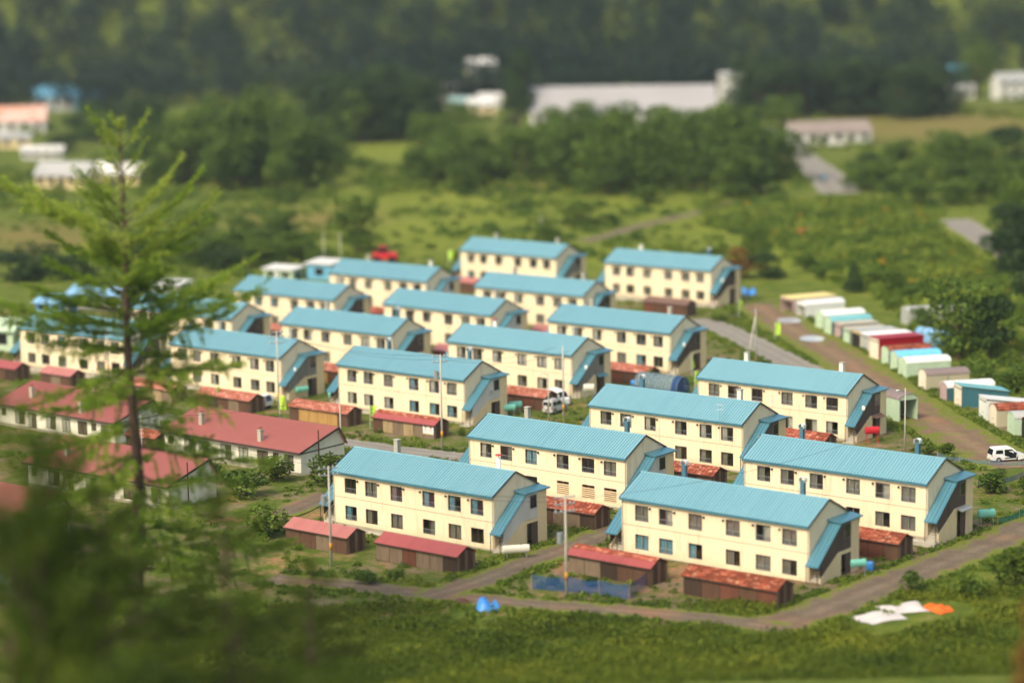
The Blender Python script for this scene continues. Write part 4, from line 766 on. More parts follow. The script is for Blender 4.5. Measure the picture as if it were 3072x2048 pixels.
# ------------------------------------------------------------------ red row houses
ROW = [('long single-storey row house with red ribbed roof and two square chimneys', 'red_roof'), ('red-roofed row house with two round lamps on its gable, left of the larch trunk', 'red_roof'),
       ('red-roofed row house crossing behind the lower larch trunk', 'red_roof'), ('red-roofed row house cut by the lower left edge of the picture', 'red_roof')]
RL, RF, RB, RZE, RZR = 21.71, 6.22, 1.21, 2.6, 4.42
def make_row(i, x, y, z, rz):
    root = thing('row_house', ROW[i][0], 'row house', (x, y, z + (.14 if i == 0 else 0)), rz, 'red row houses')
    h = RL / 2; wf, wb = RF - .55, RB - .1; hw = h - .35
    zt = lambda yy: RZR + (RZE - RZR) * (-yy / RF) - .06
    part('wall', root, MB().prism([(-wf, -.5), (wb, -.5), (wb, RZE - .1), (0, RZR - .1), (-wf, zt(-wf) - .02)], 'x', -hw, hw), 'pale_cream')
    rf = part('roof', root, MB().prism([(-RF, RZE), (0, RZR), (RB, RZE - .12), (RB, RZE - .2), (0, RZR - .09), (-RF, RZE - .09)], 'x', -h, h), 'red_roof')
    b = MB(); n = 66
    for k in range(n + 1):
        xx = -h + RL * k / n; b.prism([(-RF, RZE + .002), (-.03, RZR - .002), (-.03, RZR + .05), (-RF, RZE + .05)], 'x', xx - .05, xx + .05)
    o = part('roof_ribs', rf, b, 'red_rib'); o['kind'] = 'stuff'
    part('fascia', rf, MB().box(-h - .02, h + .02, -RF - .05, -RF, RZE - .2, RZE + .02), 'dark_trim')
    for s in (-1, 1): part('barge_board', rf, MB().prism([(-RF - .02, RZE + .05), (0, RZR + .07), (RB + .02, RZE - .06), (RB + .02, RZE - .3), (0, RZR - .2), (-RF - .02, RZE - .18)], 'x', s * h - .0 if s > 0 else -h - .05, h + .05 if s > 0 else -h), 'dark_trim')
    part('gable_trim', root, MB().box(hw, hw + .04, -wf, wb, RZE - .28, RZE - .16), 'dark_trim')
    part('plinth', root, MB().box(-hw - .02, hw + .02, -wf - .03, -wf - .001, -.5, .3), 'plinth')
    for (a, w, z0, hh, var) in ((-9.9, .8, 1.2, .9, 0), (-7.3, 1.7, .5, 1.6, 7), (-5.0, 1.5, .25, 1.85, 1), (-1.6, 1.6, .5, 1.6, 7), (1.2, 1.4, .4, 1.7, 8), (4.0, 1.6, .5, 1.6, 0), (6.4, .8, 1.2, .9, 0), (8.1, 1.3, .6, 1.5, 3)):
        o = new_obj('window', win_frame(w, hh, 'brown_frame', False), root, (a, -wf - .06, z0)); c = MB().box(.05, w - .05, .042, .048, .05, hh - .05); part('backing', o, c, 'room')
        for k in (0, 1): new_obj('pane', win_pane(w, hh), o, ((0 if k == 0 else w / 2 - .02), 0, 0))
        if var in (1, 7, 8, 3):
            cm = MB().box(.06, w * (.5 if var in (1, 7) else .94), .03, .04, .06, hh - .06); part('curtain', o, cm, 'curtain_white' if var != 3 else 'curtain_grey')
    for (cx_, cyy) in ((-6.6, -3.6), (3.9, -5.0)):
        zc = RZR + (RZE - RZR) * (-cyy / RF)
        o = part('chimney', root, MB().box(cx_ - .25, cx_ + .25, cyy - .25, cyy + .25, zc - .3, zc + 1.15), 'concrete'); part('chimney_cap', o, MB().box(cx_ - .3, cx_ + .3, cyy - .3, cyy + .3, zc + 1.151, zc + 1.23), 'concrete')
        part('chimney_hood', o, MB().box(cx_ - .2, cx_ + .2, cyy - .2, cyy + .2, zc + 1.42, zc + 1.46).box(cx_ - .16, cx_ - .13, cyy - .02, cyy + .02, zc + 1.231, zc + 1.42).box(cx_ + .13, cx_ + .16, cyy - .02, cyy + .02, zc + 1.231, zc + 1.42), 'wood_rust')
    part('stove_pipe', root, MB().cyl(hw + .3, -3.2, .6, 4.6, .07, 8), 'wood_brown')
    if i == 1:
        for k in (0, 1): part('gable_lamp', root, MB().sphere((hw + .12, -.9 + k * .45, RZR - .95), .15, 10, 6), 'metal_white', True)
for i, r in enumerate(ROWHOUSES): make_row(i, *r)

# ------------------------------------------------------------------ garages
worn('g_pale_green', (196, 218, 184), (168, 190, 156), .5, 1); worn('g_teal', (66, 118, 126), (50, 92, 100), .5, 1); worn('g_pink', (190, 164, 158), (160, 136, 130), .6, 1)
worn('g_beige', (190, 182, 150), (160, 152, 122), .6, 1); worn('g_cream_door', (242, 230, 204), (222, 208, 180), .5, 1); worn('g_white', (236, 238, 226), (206, 208, 196), .5, 1)
worn('g_taupe_roof', (142, 126, 118), (118, 104, 98), .5, 1); worn('g_teal_roof', (126, 190, 190), (100, 160, 166), .4, 1); worn('g_skyblue', (122, 206, 244), (100, 184, 226), .4, 1)
worn('g_yellow', (240, 224, 140), (222, 170, 140), .6, .5); worn('g_pale_teal', (146, 174, 166), (120, 150, 144), .5, 1); worn('g_grey_roof', (186, 188, 178), (150, 148, 138), .5, 1); worn('g_red', (170, 24, 36), (136, 18, 30), .4, .8)
worn('g_cream_wall', (226, 204, 146), (196, 172, 120), .7, 1); worn('g_patch', (206, 180, 142), (150, 190, 196), .6, 1.6, .3, .9, False)
GAR = [  # label, roof style, width, length, wall height, wall, roof, door, open?
 ('farthest garage of the row, open-fronted with a yellowish tarpaulin roof', 'pent', 3.4, 7.5, 2.2, 'g_pink', 'g_yellow', None),
 ('white arched garage with dark open front, second from the far end', 'arch', 2.7, 6.6, 1.9, 'g_white', 'metal_white', None),
 ('pale green garage with whitish arched roof beside the puddle', 'arch', 2.7, 6.6, 1.9, 'g_teal', 'g_white', 'g_pale_green'),
 ('garage with pale teal arched roof and pale green door', 'arch', 2.6, 6.2, 1.9, 'g_teal', 'g_teal_roof', 'g_pale_green'),
 ('small garage with faded pink door in the row', 'flat', 2.4, 5.6, 1.9, 'g_teal', 'g_patch', 'g_pink'),
 ('green-doored garage under a patched cream and blue roof', 'flat', 2.5, 5.6, 1.9, 'g_teal', 'g_patch', 'g_pale_green'),
 ('cream garage with dark half-open door and grey roof', 'flat', 2.9, 5.6, 2.3, 'g_cream_wall', 'g_grey_roof', 'black'),
 ('garage with pale lilac-white roof beside the red garage', 'flat', 2.5, 6.4, 2.2, 'g_white', 'poster_white', 'g_grey_roof'),
 ('big deep red garage with cream door', 'flatround', 2.7, 6.6, 2.75, 'g_red', 'g_red', 'g_cream_door'),
 ('green garage with rust-striped roof next to the red garage', 'arch', 2.5, 6.0, 1.9, 'g_teal', 'rust_dark', 'g_pale_green'),
 ('garage with bright sky-blue roof', 'arch', 2.5, 6.0, 1.9, 'g_teal', 'g_skyblue', 'g_pale_green'),
 ('whitish-green garage with white arched roof and shrubs at its side', 'arch', 2.6, 6.0, 1.9, 'g_pale_green', 'g_white', 'g_pale_green'),
 ('beige garage with brown barrel roof and cream door', 'arch', 2.6, 5.6, 1.9, 'g_beige', 'g_taupe_roof', 'g_cream_door'),
 ('blue-grey garage with pink door and white arched roof', 'arch', 2.4, 6.0, 1.8, 'g_teal', 'g_white', 'g_pink'),
 ('tall blue-grey garage with sloping lid and cream door', 'slopeback', 2.7, 5.8, 2.6, 'g_teal', 'g_teal_roof', 'g_cream_door'),
 ('white garage with sloping white lid', 'slopeback', 2.7, 5.8, 2.5, 'g_white', 'metal_white', 'g_white'),
 ('pale garage with rust-red arched roof near the right edge', 'arch', 2.5, 5.4, 1.9, 'g_beige', 'rust_dark', 'g_cream_door'),
 ('pale green garage with grey arched roof near the right edge', 'arch', 2.6, 5.4, 1.9, 'g_pale_green', 'g_grey_roof', 'g_pale_green'),
]
def make_garage(label, style, w, ln, h, wall, roof, door, x, y, z, yawdeg, group='garages along the dirt yard'):
    """local: door on the -x end (x=0), long side along +x at y=0 facing the viewer, width towards +y"""
    root = thing('garage', label, 'garage', (x, y, z), RAD(yawdeg), group)
    t = .06; b = MB()
    zs = lambda xx: h if style != 'slopeback' else h - (h - 1.7) * (xx / ln)
    b.prism([(0, -.3), (ln, -.3), (ln, zs(ln)), (0, zs(0))], 'y', 0, t); b.prism([(0, -.3), (ln, -.3), (ln, zs(ln)), (0, zs(0))], 'y', w - t, w)
    b.box(ln - t, ln - .001, t, w - t, -.3, zs(ln) - .01)
    part('wall', root, b, wall)
    part('floor', root, MB().box(.02, ln - .1, t, w - t, -.3, .02), 'concrete')
    n = 9
    if style == 'arch':
        rise = .62; arc = [(w / 2 - (w / 2 + .06) * math.cos(math.pi * k / n), h - .02 + rise * math.sin(math.pi * k / n)) for k in range(n + 1)]
        inn = [(w / 2 - (w / 2 + .01) * math.cos(math.pi * k / n), h - .05 + (rise - .03) * math.sin(math.pi * k / n)) for k in range(n, -1, -1)]
        part('roof', root, MB().prism(arc + inn, 'x', -.08, ln + .06), roof, False)
        part('gable_panel', root, MB().prism([(.02, h - .12)] + [(w / 2 - (w / 2 - .01) * math.cos(math.pi * k / n), h - .05 + (rise - .05) * math.sin(math.pi * k / n)) for k in range(n + 1)] + [(w - .02, h - .12)], 'x', -.03, .02), door or wall)
        part('end_panel', root, MB().prism([(.02, h - .12)] + [(w / 2 - (w / 2 - .01) * math.cos(math.pi * k / n), h - .05 + (rise - .05) * math.sin(math.pi * k / n)) for k in range(n + 1)] + [(w - .02, h - .12)], 'x', ln - .03, ln + .02), wall)
        for k in range(1, 6): part('roof_seam', root, MB().prism([(p[0], p[1] + .0) for p in arc] + [(w / 2 + (p[0] - w / 2) * 1.015, p[1] + .025) for p in arc[::-1]], 'x', ln * k / 6 - .02, ln * k / 6 + .02), roof)
    else:
        za, zb_ = zs(0), zs(ln)
        part('roof', root, MB().prism([(-.12, za + .02), (ln + .1, zb_ + .02), (ln + .1, zb_ + .11), (-.12, za + .11)], 'y', -.08, w + .08), roof)
        part('roof_edge', root, MB().prism([(-.12, za - .1), (ln + .1, zb_ - .1), (ln + .1, zb_ + .0), (-.12, za + .0)], 'y', -.06, -.02), 'dark_trim' if style == 'slopeback' else roof)
        part('header', root, MB().box(-.03, .03, .001, w - .001, za - .35, za + .019), door if door not in (None, 'black') else wall)
    if door:
        dt = (h if style == 'arch' else zs(0) - .35)
        dd = part('door', root, MB().box(-.05, -.01, .08, w - .08, .03, dt - .13), door)
        for k in range(2): part('door_rib', dd, MB().box(-.07, -.051, w * (k + 1) / 3 - .02, w * (k + 1) / 3 + .02, .05, dt - .15), door)
        part('door_handle', dd, MB().box(-.09, -.051, w / 2 - .12, w / 2 + .12, .75, .8), 'dark_trim')
    for yy in (0.0, w - .08): part('corner_post', root, MB().box(-.06, .0, yy, yy + .079, -.3, (h if style == 'arch' else zs(0)) - .14), 'dark_trim' if wall in ('g_teal',) else wall)
    part('side_joint', root, MB().box(ln * .5 - .03, ln * .5 + .03, -.02, -.001, 0, zs(ln * .5) - .15), wall if wall != 'g_beige' else 'dark_trim')
    return root
for d, (gx_, gy_, gz_, ya) in zip(GAR, GARAGES):
    make_garage(*d, gx_, gy_, gz_, ya)
o = GAR_OPEN; make_garage('lone pale garage with open dark front behind the red-tank block', 'arch', 2.6, 5.4, 2.6, 'g_pale_green', 'g_taupe_roof', None, o[0] + 2.6, o[1] - .3, o[2], 118, 'garages along the dirt yard')
o = GAR_BACK; make_garage('long grey barrel-roofed garage standing behind the row', 'arch', 3.0, 9.0, 2.0, 'g_grey_roof', 'g_grey_roof', 'g_grey_roof', o[0] + 3.0, o[1] + 1.5, o[2], 10)
o = GAR_DARK; make_garage('dark green garage with rusty roof at the right edge of the picture', 'arch', 2.5, 5.2, 1.9, 'g_teal', 'rust_dark', 'black', o[0] + .5, o[1] - 1.0, o[2], 4)
print('garages done', len(bpy.data.objects))

# ------------------------------------------------------------------ utility poles and wires
POLE_LAB = [
 ('tall concrete pole with transformers and a yellow band beside the poster shed', 'trans'), ('slim street lamp pole in front of the white off-roader', 'lamp'), ('concrete pole with a yellow band between the two white cars', 'band'),
 ('concrete pole with crossarms in front of the teal-tank block', 'arms'), ('banded pole at the left corner of the block nearest the larch', 'trans'), ('leaning concrete pole with crossarms inside the blue garden net', 'arms'),
 ('street lamp pole in the dirt yard by the red oil tank', 'lamp'), ('white pole just right of the lower larch trunk', 'plain'), ('white pole at the right end of the long red row house', 'plain'),
 None, ('thin white pole behind the left red row house', 'plain'), ('twin-legged pole behind the red-tank block by the grey road', 'twin'),
 ('thin pole at the back left edge of the village', 'plain'), ('second thin pole at the back left, with the paler top', 'plain'), ('short pole standing in the field behind the rearmost block', 'plain'), ('banded pole seen left of the larch trunk', 'band')]
POLE_TOP = {}
for i, (p, lab) in enumerate(zip(POLES, POLE_LAB)):
    if lab is None: continue
    x, y, z, h = p; label, kind = lab
    if i == 15: h = 8.5
    if i == 10: h = 7.0
    if i == 11: h = 7.6
    if i in (7, 8): h += .6
    root = thing('street_lamp' if kind == 'lamp' else 'utility_pole', label, 'street lamp' if kind == 'lamp' else 'utility pole', (x, y, z), 0.35, 'poles of the village')
    r = .135 if kind in ('trans', 'arms', 'band') else .1
    part('shaft', root, MB().tube([(0, 0, -.3), (0, 0, h)], [r, r * .62], 10), 'pole', True)
    POLE_TOP[i] = (x, y, z + h)
    if kind in ('trans', 'band') or i in (3, 5):
        part('yellow_band', root, MB().tube([(0, 0, 1.5), (0, 0, 2.2)], [r * 1.12, r * 1.08], 10), 'pole_band', True)
    if kind in ('trans', 'arms'):
        for k, zz in enumerate((h - .25, h - .85, h - 1.5)):
            if kind == 'trans' and k == 2: continue
            a = part('crossarm', root, MB().box(-.95, .95, -.05 + r * .8, .05 + r * .8, zz - .05, zz + .05), 'metal_grey')
            for xx in (-.85, -.35, .45, .85): part('insulator', a, MB().cyl(xx, r * .8, zz + .051, zz + .22, .05, 8), 'metal_white')
        tz = h - 2.7 if i == 0 else (h - 3.6 if i == 4 else h - 4.2)
        if i in (0, 4, 5):
            part('transformer', root, MB().cyl(-.5, .1, tz, tz + .9, .26, 12).box(-.3, -.1, .05, .15, tz + .3, tz + .6), 'metal_grey', False)
    if kind == 'lamp':
        part('lamp_arm', root, MB().tube([(0, 0, h - .4), (-.5, -.1, h - .15), (-.9, -.2, h - .1)], .03, 6), 'metal_grey')
        part('lamp_head', root, MB().sphere((-1.05, -.22, h - .12), .2, 10, 6, (1.3, .7, .45)), 'metal_white', True)
    if kind == 'twin':
        part('brace', root, MB().tube([(-1.6, -.4, 0), (-.05, 0, h - 1.2)], .09, 8), 'pole', True); part('crossarm', root, MB().box(-.7, .7, -.04, .04, h - .5, h - .42), 'metal_grey')
    if kind == 'plain' and i == 7:
        for k in range(6): part('insulator', root, MB().box(-.22, .22, -.03, .03, h - .3 - k * .45, h - .24 - k * .45), 'metal_white')
def wire(a, b, dz, off, sag, label):
    A = Vector(a) + Vector((off * .94, off * .34, dz)); B = Vector(b) + Vector((off * .94, off * .34, dz)); n = 16
    pts = []
    for k in range(n + 1):
        t = k / n; p = A.lerp(B, t); p.z -= sag * 4 * t * (1 - t); pts.append(p)
    o = new_obj('overhead_wire', MB().tube(pts, .016, 4).mesh('overhead_wire', 'black')); tag(o, label, 'wire', 'overhead wires')
pairs = [(4, 5, 'black wire running over the roof of the block nearest the larch'), (0, 3, 'black wire from the poster-shed pole towards the larch'), (0, 2, 'black wire from the poster-shed pole to the pole by the white cars'), (7, 4, 'black wire over the lower red roofs left of the front block'), (7, 8, 'black wire along the long red row house')]
for a, b, lb in pairs:
    for k, off in enumerate((-.8, .8) if a != 7 else (0,)):
        wire(POLE_TOP[a], POLE_TOP[b], -.05 - .6 * (k % 2), off, .9, (('upper ', 'lower ')[k] if a != 7 else '') + lb)
o = wire(POLE_TOP[5], (31.5, 231.2, 7.2), -.4, 0, .8, 'black service wire from the garden pole to the right front block')

# ------------------------------------------------------------------ vehicles
def car_body(prof, w, tum=.14, bev=.12):
    """side outline (x,z) swept across the width, upper part leaning inwards, edges rounded"""
    b = MB(); zmax = max(p[1] for p in prof); belt = .55 * zmax
    rings = [(-w / 2, .0), (-w / 2 + bev * .35, 1), (w / 2 - bev * .35, 1), (w / 2, .0)]
    n = len(prof)
    for (yy, full) in rings:
        for (x, z) in prof:
            inset = tum * max(0, (z - belt)) / (zmax - belt); s = 1 - inset * 2 / w
            k = 1.0 if full else .985
            b.v.append((x * k, yy * s, .25 + (z - .25) * (1.0 if full else .97) if z > .25 else z))
    for r in range(3):
        for i in range(n):
            j = (i + 1) % n; b.f.append((r * n + i, r * n + j, (r + 1) * n + j, (r + 1) * n + i))
    b.f.append(tuple(range(n))); b.f.append(tuple(range(3 * n, 4 * n))[::-1]); return b
def make_car(name, label, cat, prof, w, wheels, glass, loc, rz, paint, wr=.34, extras=None):
    root = thing(name, label, cat, loc, rz)
    part('body', root, car_body(prof, w), paint)
    zmax = max(p[1] for p in prof); belt = .55 * zmax
    def side_y(z): return w / 2 * (1 - .14 * max(0, (z - belt)) / (zmax - belt) * 2 / w)
    for q in glass:
        if q[0] == 'side':
            for s in (-1, 1):
                pts = [(x, s * (side_y(z) + .012), z) for x, z in q[1]]; inn = [(x, s * (side_y(z) - .03), z) for x, z in q[1]]
                m = MB(); k = len(pts); m.v = pts + inn; m.f = [tuple(range(k)) if s < 0 else tuple(range(k))[::-1]] + [(i, (i + 1) % k, k + (i + 1) % k, k + i) for i in range(k)]
                part('side_window', root, m, 'car_glass')
        else:
            (xa, za), (xb, zb_) = q[1]; ha, hb = side_y(za) - .1, side_y(zb_) - .1; d = q[2]
            m = MB(); m.v = [(xa + d, -ha, za), (xa + d, ha, za), (xb + d, hb, zb_), (xb + d, -hb, zb_), (xa, -ha, za), (xa, ha, za), (xb, hb, zb_), (xb, -hb, zb_)]
            m.f = [(0, 1, 2, 3), (0, 4, 5, 1), (1, 5, 6, 2), (2, 6, 7, 3), (3, 7, 4, 0)]; part(q[0], root, m, 'car_glass')
    for x in wheels:
        for s in (-1, 1):
            o = part('wheel', root, MB().tube([(x, s * (w / 2 - .2), wr), (x, s * (w / 2 + .02), wr)], wr, 16), 'tyre')
            part('rim', o, MB().tube([(x, s * (w / 2 - .1), wr), (x, s * (w / 2 + .03), wr)], wr * .6, 12), 'chrome')
    x0 = min(p[0] for p in prof); x1 = max(p[0] for p in prof)
    for s in (-1, 1):
        part('headlight', root, MB().box(x1 - .08, x1 + .01, s * w * .38 - .13, s * w * .38 + .13, .66, .82), 'metal_white')
        part('tail_light', root, MB().box(x0 - .015, x0 + .06, s * w * .43 - .08, s * w * .43 + .08, .68, 1.0), 'lamp_red')
        part('mirror', root, MB().box(x1 * .42, x1 * .42 + .08, s * (w / 2 + .02), s * (w / 2 + .2), .98, 1.14) if s > 0 else MB().box(x1 * .42, x1 * .42 + .08, -w / 2 - .2, -w / 2 - .02, .98, 1.14), 'black')
    part('number_plate', root, MB().box(x0 - .05, x0 - .02, -.17, .17, .42, .56), 'yellow_plate')
    part('bumper', root, MB().box(x0 - .04, x0 + .05, -w / 2 + .06, w / 2 - .06, .3, .5), 'car_silver')
    return root
PT = PTS
suv_prof = [(-1.65, .35), (-1.68, .95), (-1.6, 1.6), (-1.5, 1.66), (.2, 1.68), (.35, 1.62), (.72, 1.08), (1.55, .98), (1.66, .85), (1.66, .35)]
a, bq = PT['suv_rl'], PT['suv_fr']; hd = math.atan2(bq[1] - a[1], bq[0] - a[0]) 
mx, my = (a[0] + bq[0]) / 2 - .55 * math.sin(hd) * -1 * -1, (a[1] + bq[1]) / 2 + .7 * math.cos(hd)
c = make_car('off_road_car', 'small silver-white off-roader with spare wheel on its tailgate', 'car', suv_prof, 1.48, (-1.1, 1.12),
         [('side', [(-1.45, 1.06), (-.65, 1.06), (-.65, 1.5), (-1.4, 1.5)]), ('side', [(-.5, 1.06), (.55, 1.06), (.2, 1.52), (-.5, 1.52)]), ('rear_window', [(-1.69, 1.05), (-1.62, 1.5)], -.015), ('windscreen', [(.74, 1.1), (.38, 1.58)], .02)], (mx, my, gz(mx, my)), hd, 'car_silver', .35)
part('spare_wheel', c, MB().tube([(-1.7, .08, .88), (-1.9, .08, .88)], .34, 16), 'tyre'); part('spare_cover', c, MB().tube([(-1.901, .08, .88), (-1.93, .08, .88)], .29, 16), 'car_silver')
for s in (-1, 1): part('roof_rail', c, MB().box(-1.3, .1, s * .52 - .02, s * .52 + .02, 1.68, 1.73), 'black')
van_prof = [(-1.7, .3), (-1.72, 1.0), (-1.66, 1.8), (-1.55, 1.86), (.85, 1.86), (1.05, 1.78), (1.5, 1.1), (1.72, .92), (1.74, .3)]
x, y = PT['van_b'][0] - 1.0, PT['van_b'][1] + 1.4
make_car('van', 'tall white van parked behind the silver-white off-roader', 'van', van_prof, 1.48, (-1.15, 1.2),
         [('side', [(-1.5, 1.12), (.1, 1.12), (.1, 1.62), (-1.48, 1.62)]), ('side', [(.2, 1.12), (1.28, 1.12), (.98, 1.62), (.2, 1.62)]), ('windscreen', [(1.5, 1.14), (1.1, 1.74)], .02), ('rear_window', [(-1.72, 1.1), (-1.68, 1.65)], -.015)], (x, y, gz(x, y)), RAD(-62), 'car_white', .3)
a, bq = PT['van2_a'], PT['van2_b']; hd = math.atan2(bq[1] - a[1], bq[0] - a[0]); mx, my = (a[0] + bq[0]) / 2 - .7 * math.sin(hd), (a[1] + bq[1]) / 2 + .72 * math.cos(hd)
mpv = [(-2.0, .32), (-2.05, .9), (-1.8, 1.62), (-1.6, 1.72), (.3, 1.72), (.6, 1.62), (1.25, 1.05), (1.95, .9), (2.05, .75), (2.05, .32)]
c = make_car('minivan', 'white minivan with its dark front door open, at the right edge behind the net', 'van', mpv, 1.65, (-1.25, 1.3),
         [('side', [(-1.6, 1.08), (-.7, 1.08), (-.7, 1.48), (-1.55, 1.48)]), ('side', [(-.5, .45), (.95, .45), (.95, 1.05), (.42, 1.52), (-.5, 1.52)]), ('windscreen', [(1.25, 1.08), (.65, 1.6)], .02), ('rear_window', [(-2.05, .95), (-1.83, 1.58)], -.02)], (mx, my, gz(mx, my)), hd, 'car_white', .33)
c.scale = (.9, .9, .9)
part('open_door', c, MB().prism([(.9, .4), (1.5, .45), (1.5, 1.02), (.95, 1.05)], 'y', -1.5, -1.44), 'car_white')
x, y = PT['truck'][0] - .6, PT['truck'][1] + .6
r = thing('light_truck', 'small truck with green cover parked at the end of the dark brown shed', 'truck', (x, y, gz(x, y)), RAD(-30))
part('cab', r, MB().prism([(.5, .45), (1.6, .45), (1.62, .95), (1.3, 1.7), (.55, 1.75)], 'y', -.7, .7), 'car_white'); part('windscreen', r, MB().poly([(1.63, -.6, .98), (1.63, .6, .98), (1.33, .58, 1.64), (1.33, -.58, 1.64)]), 'car_glass')
part('load_bed', r, MB().box(-1.65, .45, -.7, .7, .55, .95), 'car_white'); part('cover', r, MB().prism([(-.78, .96), (.78, .96), (.72, 1.15), (.3, 1.42), (-.3, 1.42), (-.72, 1.15)], 'x', -1.75, .5), 'green_sheet')
for xx in (-1.0, 1.05):
    for s in (-1, 1):
        w_ = part('wheel', r, MB().tube([(xx, s * .55, .27), (xx, s * .72, .27)], .27, 14), 'tyre'); part('rim', w_, MB().tube([(xx, s * .6, .27), (xx, s * .73, .27)], .16, 10), 'chrome')
for s in (-1, 1): part('tail_light', r, MB().box(-1.68, -1.651, s * .5 - .1, s * .5 + .1, .58, .7), 'lamp_red')
x, y = PT['farcar'][:2]
make_car('small_car', 'small dark blue car driving on the grey road across the valley', 'car', [(-1.9, .35), (-1.92, .85), (-1.5, 1.4), (.2, 1.45), (.95, .95), (1.85, .82), (1.9, .35)], 1.6, (-1.15, 1.2), [('side', [(-1.4, .92), (.6, .92), (.15, 1.34), (-1.3, 1.3)])], (x, y, gz(x, y) + .06), RAD(100), 'flue_blue', .3)

# ------------------------------------------------------------------ oil tanks, barrels, garden things
def tank(label, p, mat, ln, r, legh, rz, cat='oil tank'):
    root = thing('oil_tank', label, cat, (p[0], p[1], gz(p[0], p[1])), rz, 'oil tanks')
    n = 12; o = [(r * math.cos(2 * math.pi * k / n) * .75, legh + r + r * math.sin(2 * math.pi * k / n)) for k in range(n)]
    t_ = part('drum', root, MB().prism(o, 'x', -ln / 2, ln / 2), mat, False)
    part('end_cap', t_, MB().sphere((ln / 2, 0, legh + r), r * .97, 12, 6, (.18, .74, .98)), mat, True); part('end_cap', t_, MB().sphere((-ln / 2, 0, legh + r), r * .97, 12, 6, (.18, .74, .98)), mat, True)
    part('filler_cap', t_, MB().cyl(ln * .2, 0, legh + 2 * r - .02, legh + 2 * r + .08, .06, 8), 'black')
    for sx_ in (-1, 1):
        for sy_ in (-1, 1): part('leg', root, MB().tube([(sx_ * ln * .4, sy_ * r * .85, -.1), (sx_ * ln * .36, sy_ * r * .5, legh + r * .4)], .03, 6), 'metal_grey' if mat != 'red_paint' else 'red_paint')
tank('pale teal oil tank nearest the poster-shed block stair', PT['tank_a'], 'teal_tank', 1.5, .4, .75, YAW + .9)
tank('second teal oil tank, behind the other one at the centre stair', PT['tank_b'], 'teal_tank', 1.5, .4, .75, YAW + .9)
tank('teal oil tank on tall legs at the gable next to the larch', PT['tank_c'], 'teal_tank', 1.6, .36, .9, YAW + 1.2)
tank('small teal oil tank under the left stair of the poster-shed block', PT['tank_d'], 'teal_tank', 1.0, .36, .7, YAW + 1.57)
tank('teal oil tank at the foot of the nearest block stair', PT['tank_e'], 'teal_tank', 1.3, .36, .8, YAW + .9)
tank('teal oil tank at the right corner by the green net', PT['tank_f'], 'teal_tank', 1.6, .42, .7, YAW + .9)
tank('white oil tank on tall splayed legs at the stair behind the white cars', PT['tank_white'], 'pale_cream', 1.2, .45, 1.3, YAW + .75)
tank('long white oil tank at the stair of the block nearest the larch', PT['tank_big'], 'pale_cream', 2.4, .38, .55, YAW + .85)
tank('bright red oil tank on red legs by the dirt yard', PT['tank_red'], 'red_paint', 1.5, .42, 1.05, YAW + .85)
p = PT['barrel']; o = new_obj('barrel', MB().tube([(-.5, 0, .4), (-.45, 0, .4), (0, 0, .4), (.45, 0, .4), (.5, 0, .4)], [.3, .36, .38, .36, .3], 14).mesh('barrel', 'blue_plastic', False), None, (p[0], p[1], gz(*p[:2]) + .45), YAW); tag(o, 'sky-blue barrel lying above the roof line near the net tunnel', 'barrel')
p = PT['tank_e']; o = new_obj('barrel', MB().tube([(0, 0, 0), (0, 0, .1), (0, 0, .45), (0, 0, .8), (0, 0, .9)], [.28, .33, .34, .33, .28], 14).mesh('barrel', 'blue_plastic'), None, (p[0] + 1.2, p[1] + 1.3, gz(*p[:2])), 0); tag(o, 'dark blue upright barrel beside the nearest teal tank', 'barrel')
# netted garden tunnel
a, bq = PT['tunnel_l'], PT['tunnel_r']; mx, my = (a[0] + bq[0]) / 2 - .3, (a[1] + bq[1]) / 2 + 1.0
r = thing('garden_tunnel', 'long rounded garden tunnel covered with blue and grey netting', 'garden tunnel', (mx, my, gz(mx, my)), YAW)
arc = [(-1.5 * math.cos(math.pi * k / 10), 2.3 * math.sin(math.pi * k / 10) ** .7) for k in range(11)]
part('net_cover', r, MB().prism(arc, 'x', -3.2, 2.3), 'pale_net'); b = MB(); part('end_net', r, MB().prism(arc, 'x', 2.31, 3.2), 'blue_net')
for k in range(7):
    xx = -3.2 + k * 1.06; part('hoop', r, MB().tube([(xx, p[0] * 1.01, p[1] * 1.01) for p in arc], .025, 6), 'metal_grey')
part('skirt', r, MB().box(-3.2, 3.2, -1.56, -1.53, 0, .7), 'blue_net')
# net fences
def net_fence(label, pts, mat, h=1.0):
    x0, y0 = pts[0][:2]; r = thing('net_fence', label, 'net fence', (x0, y0, gz(x0, y0)), 0, 'garden nets')
    for (ax, ay, *_), (bx, by, *_) in zip(pts[:-1], pts[1:]):
        n = 6; V = []; rng = random.Random(int(ax * 100))
        m = MB(); za, zb_ = gz(ax, ay) - gz(x0, y0), gz(bx, by) - gz(x0, y0)
        for k in range(n):
            t0, t1 = k / n, (k + 1) / n; sag = lambda t: h - .18 * math.sin(math.pi * t) - rng.uniform(0, .05)
            q = lambda t: (ax + (bx - ax) * t - x0 + .04 * math.sin(9 * t), ay + (by - ay) * t - y0 + .05 * math.sin(7 * t))
            (xa, ya), (xb, yb) = q(t0), q(t1); m.poly([(xa, ya, za), (xb, yb, zb_), (xb, yb, zb_ + sag(t1)), (xa, ya, za + sag(t0))])
        part('net', r, m, mat)
        part('post', r, MB().cyl(ax - x0, ay - y0, za - .2, za + h + .15, .03, 6), 'wood_pale')
    ax, ay = pts[-1][:2]; part('post', r, MB().cyl(ax - x0, ay - y0, -.2, h + .15, .03, 6), 'wood_pale')
net_fence('low blue net fence round the front garden by the leaning pole', PT['net'], 'blue_net', 1.35)
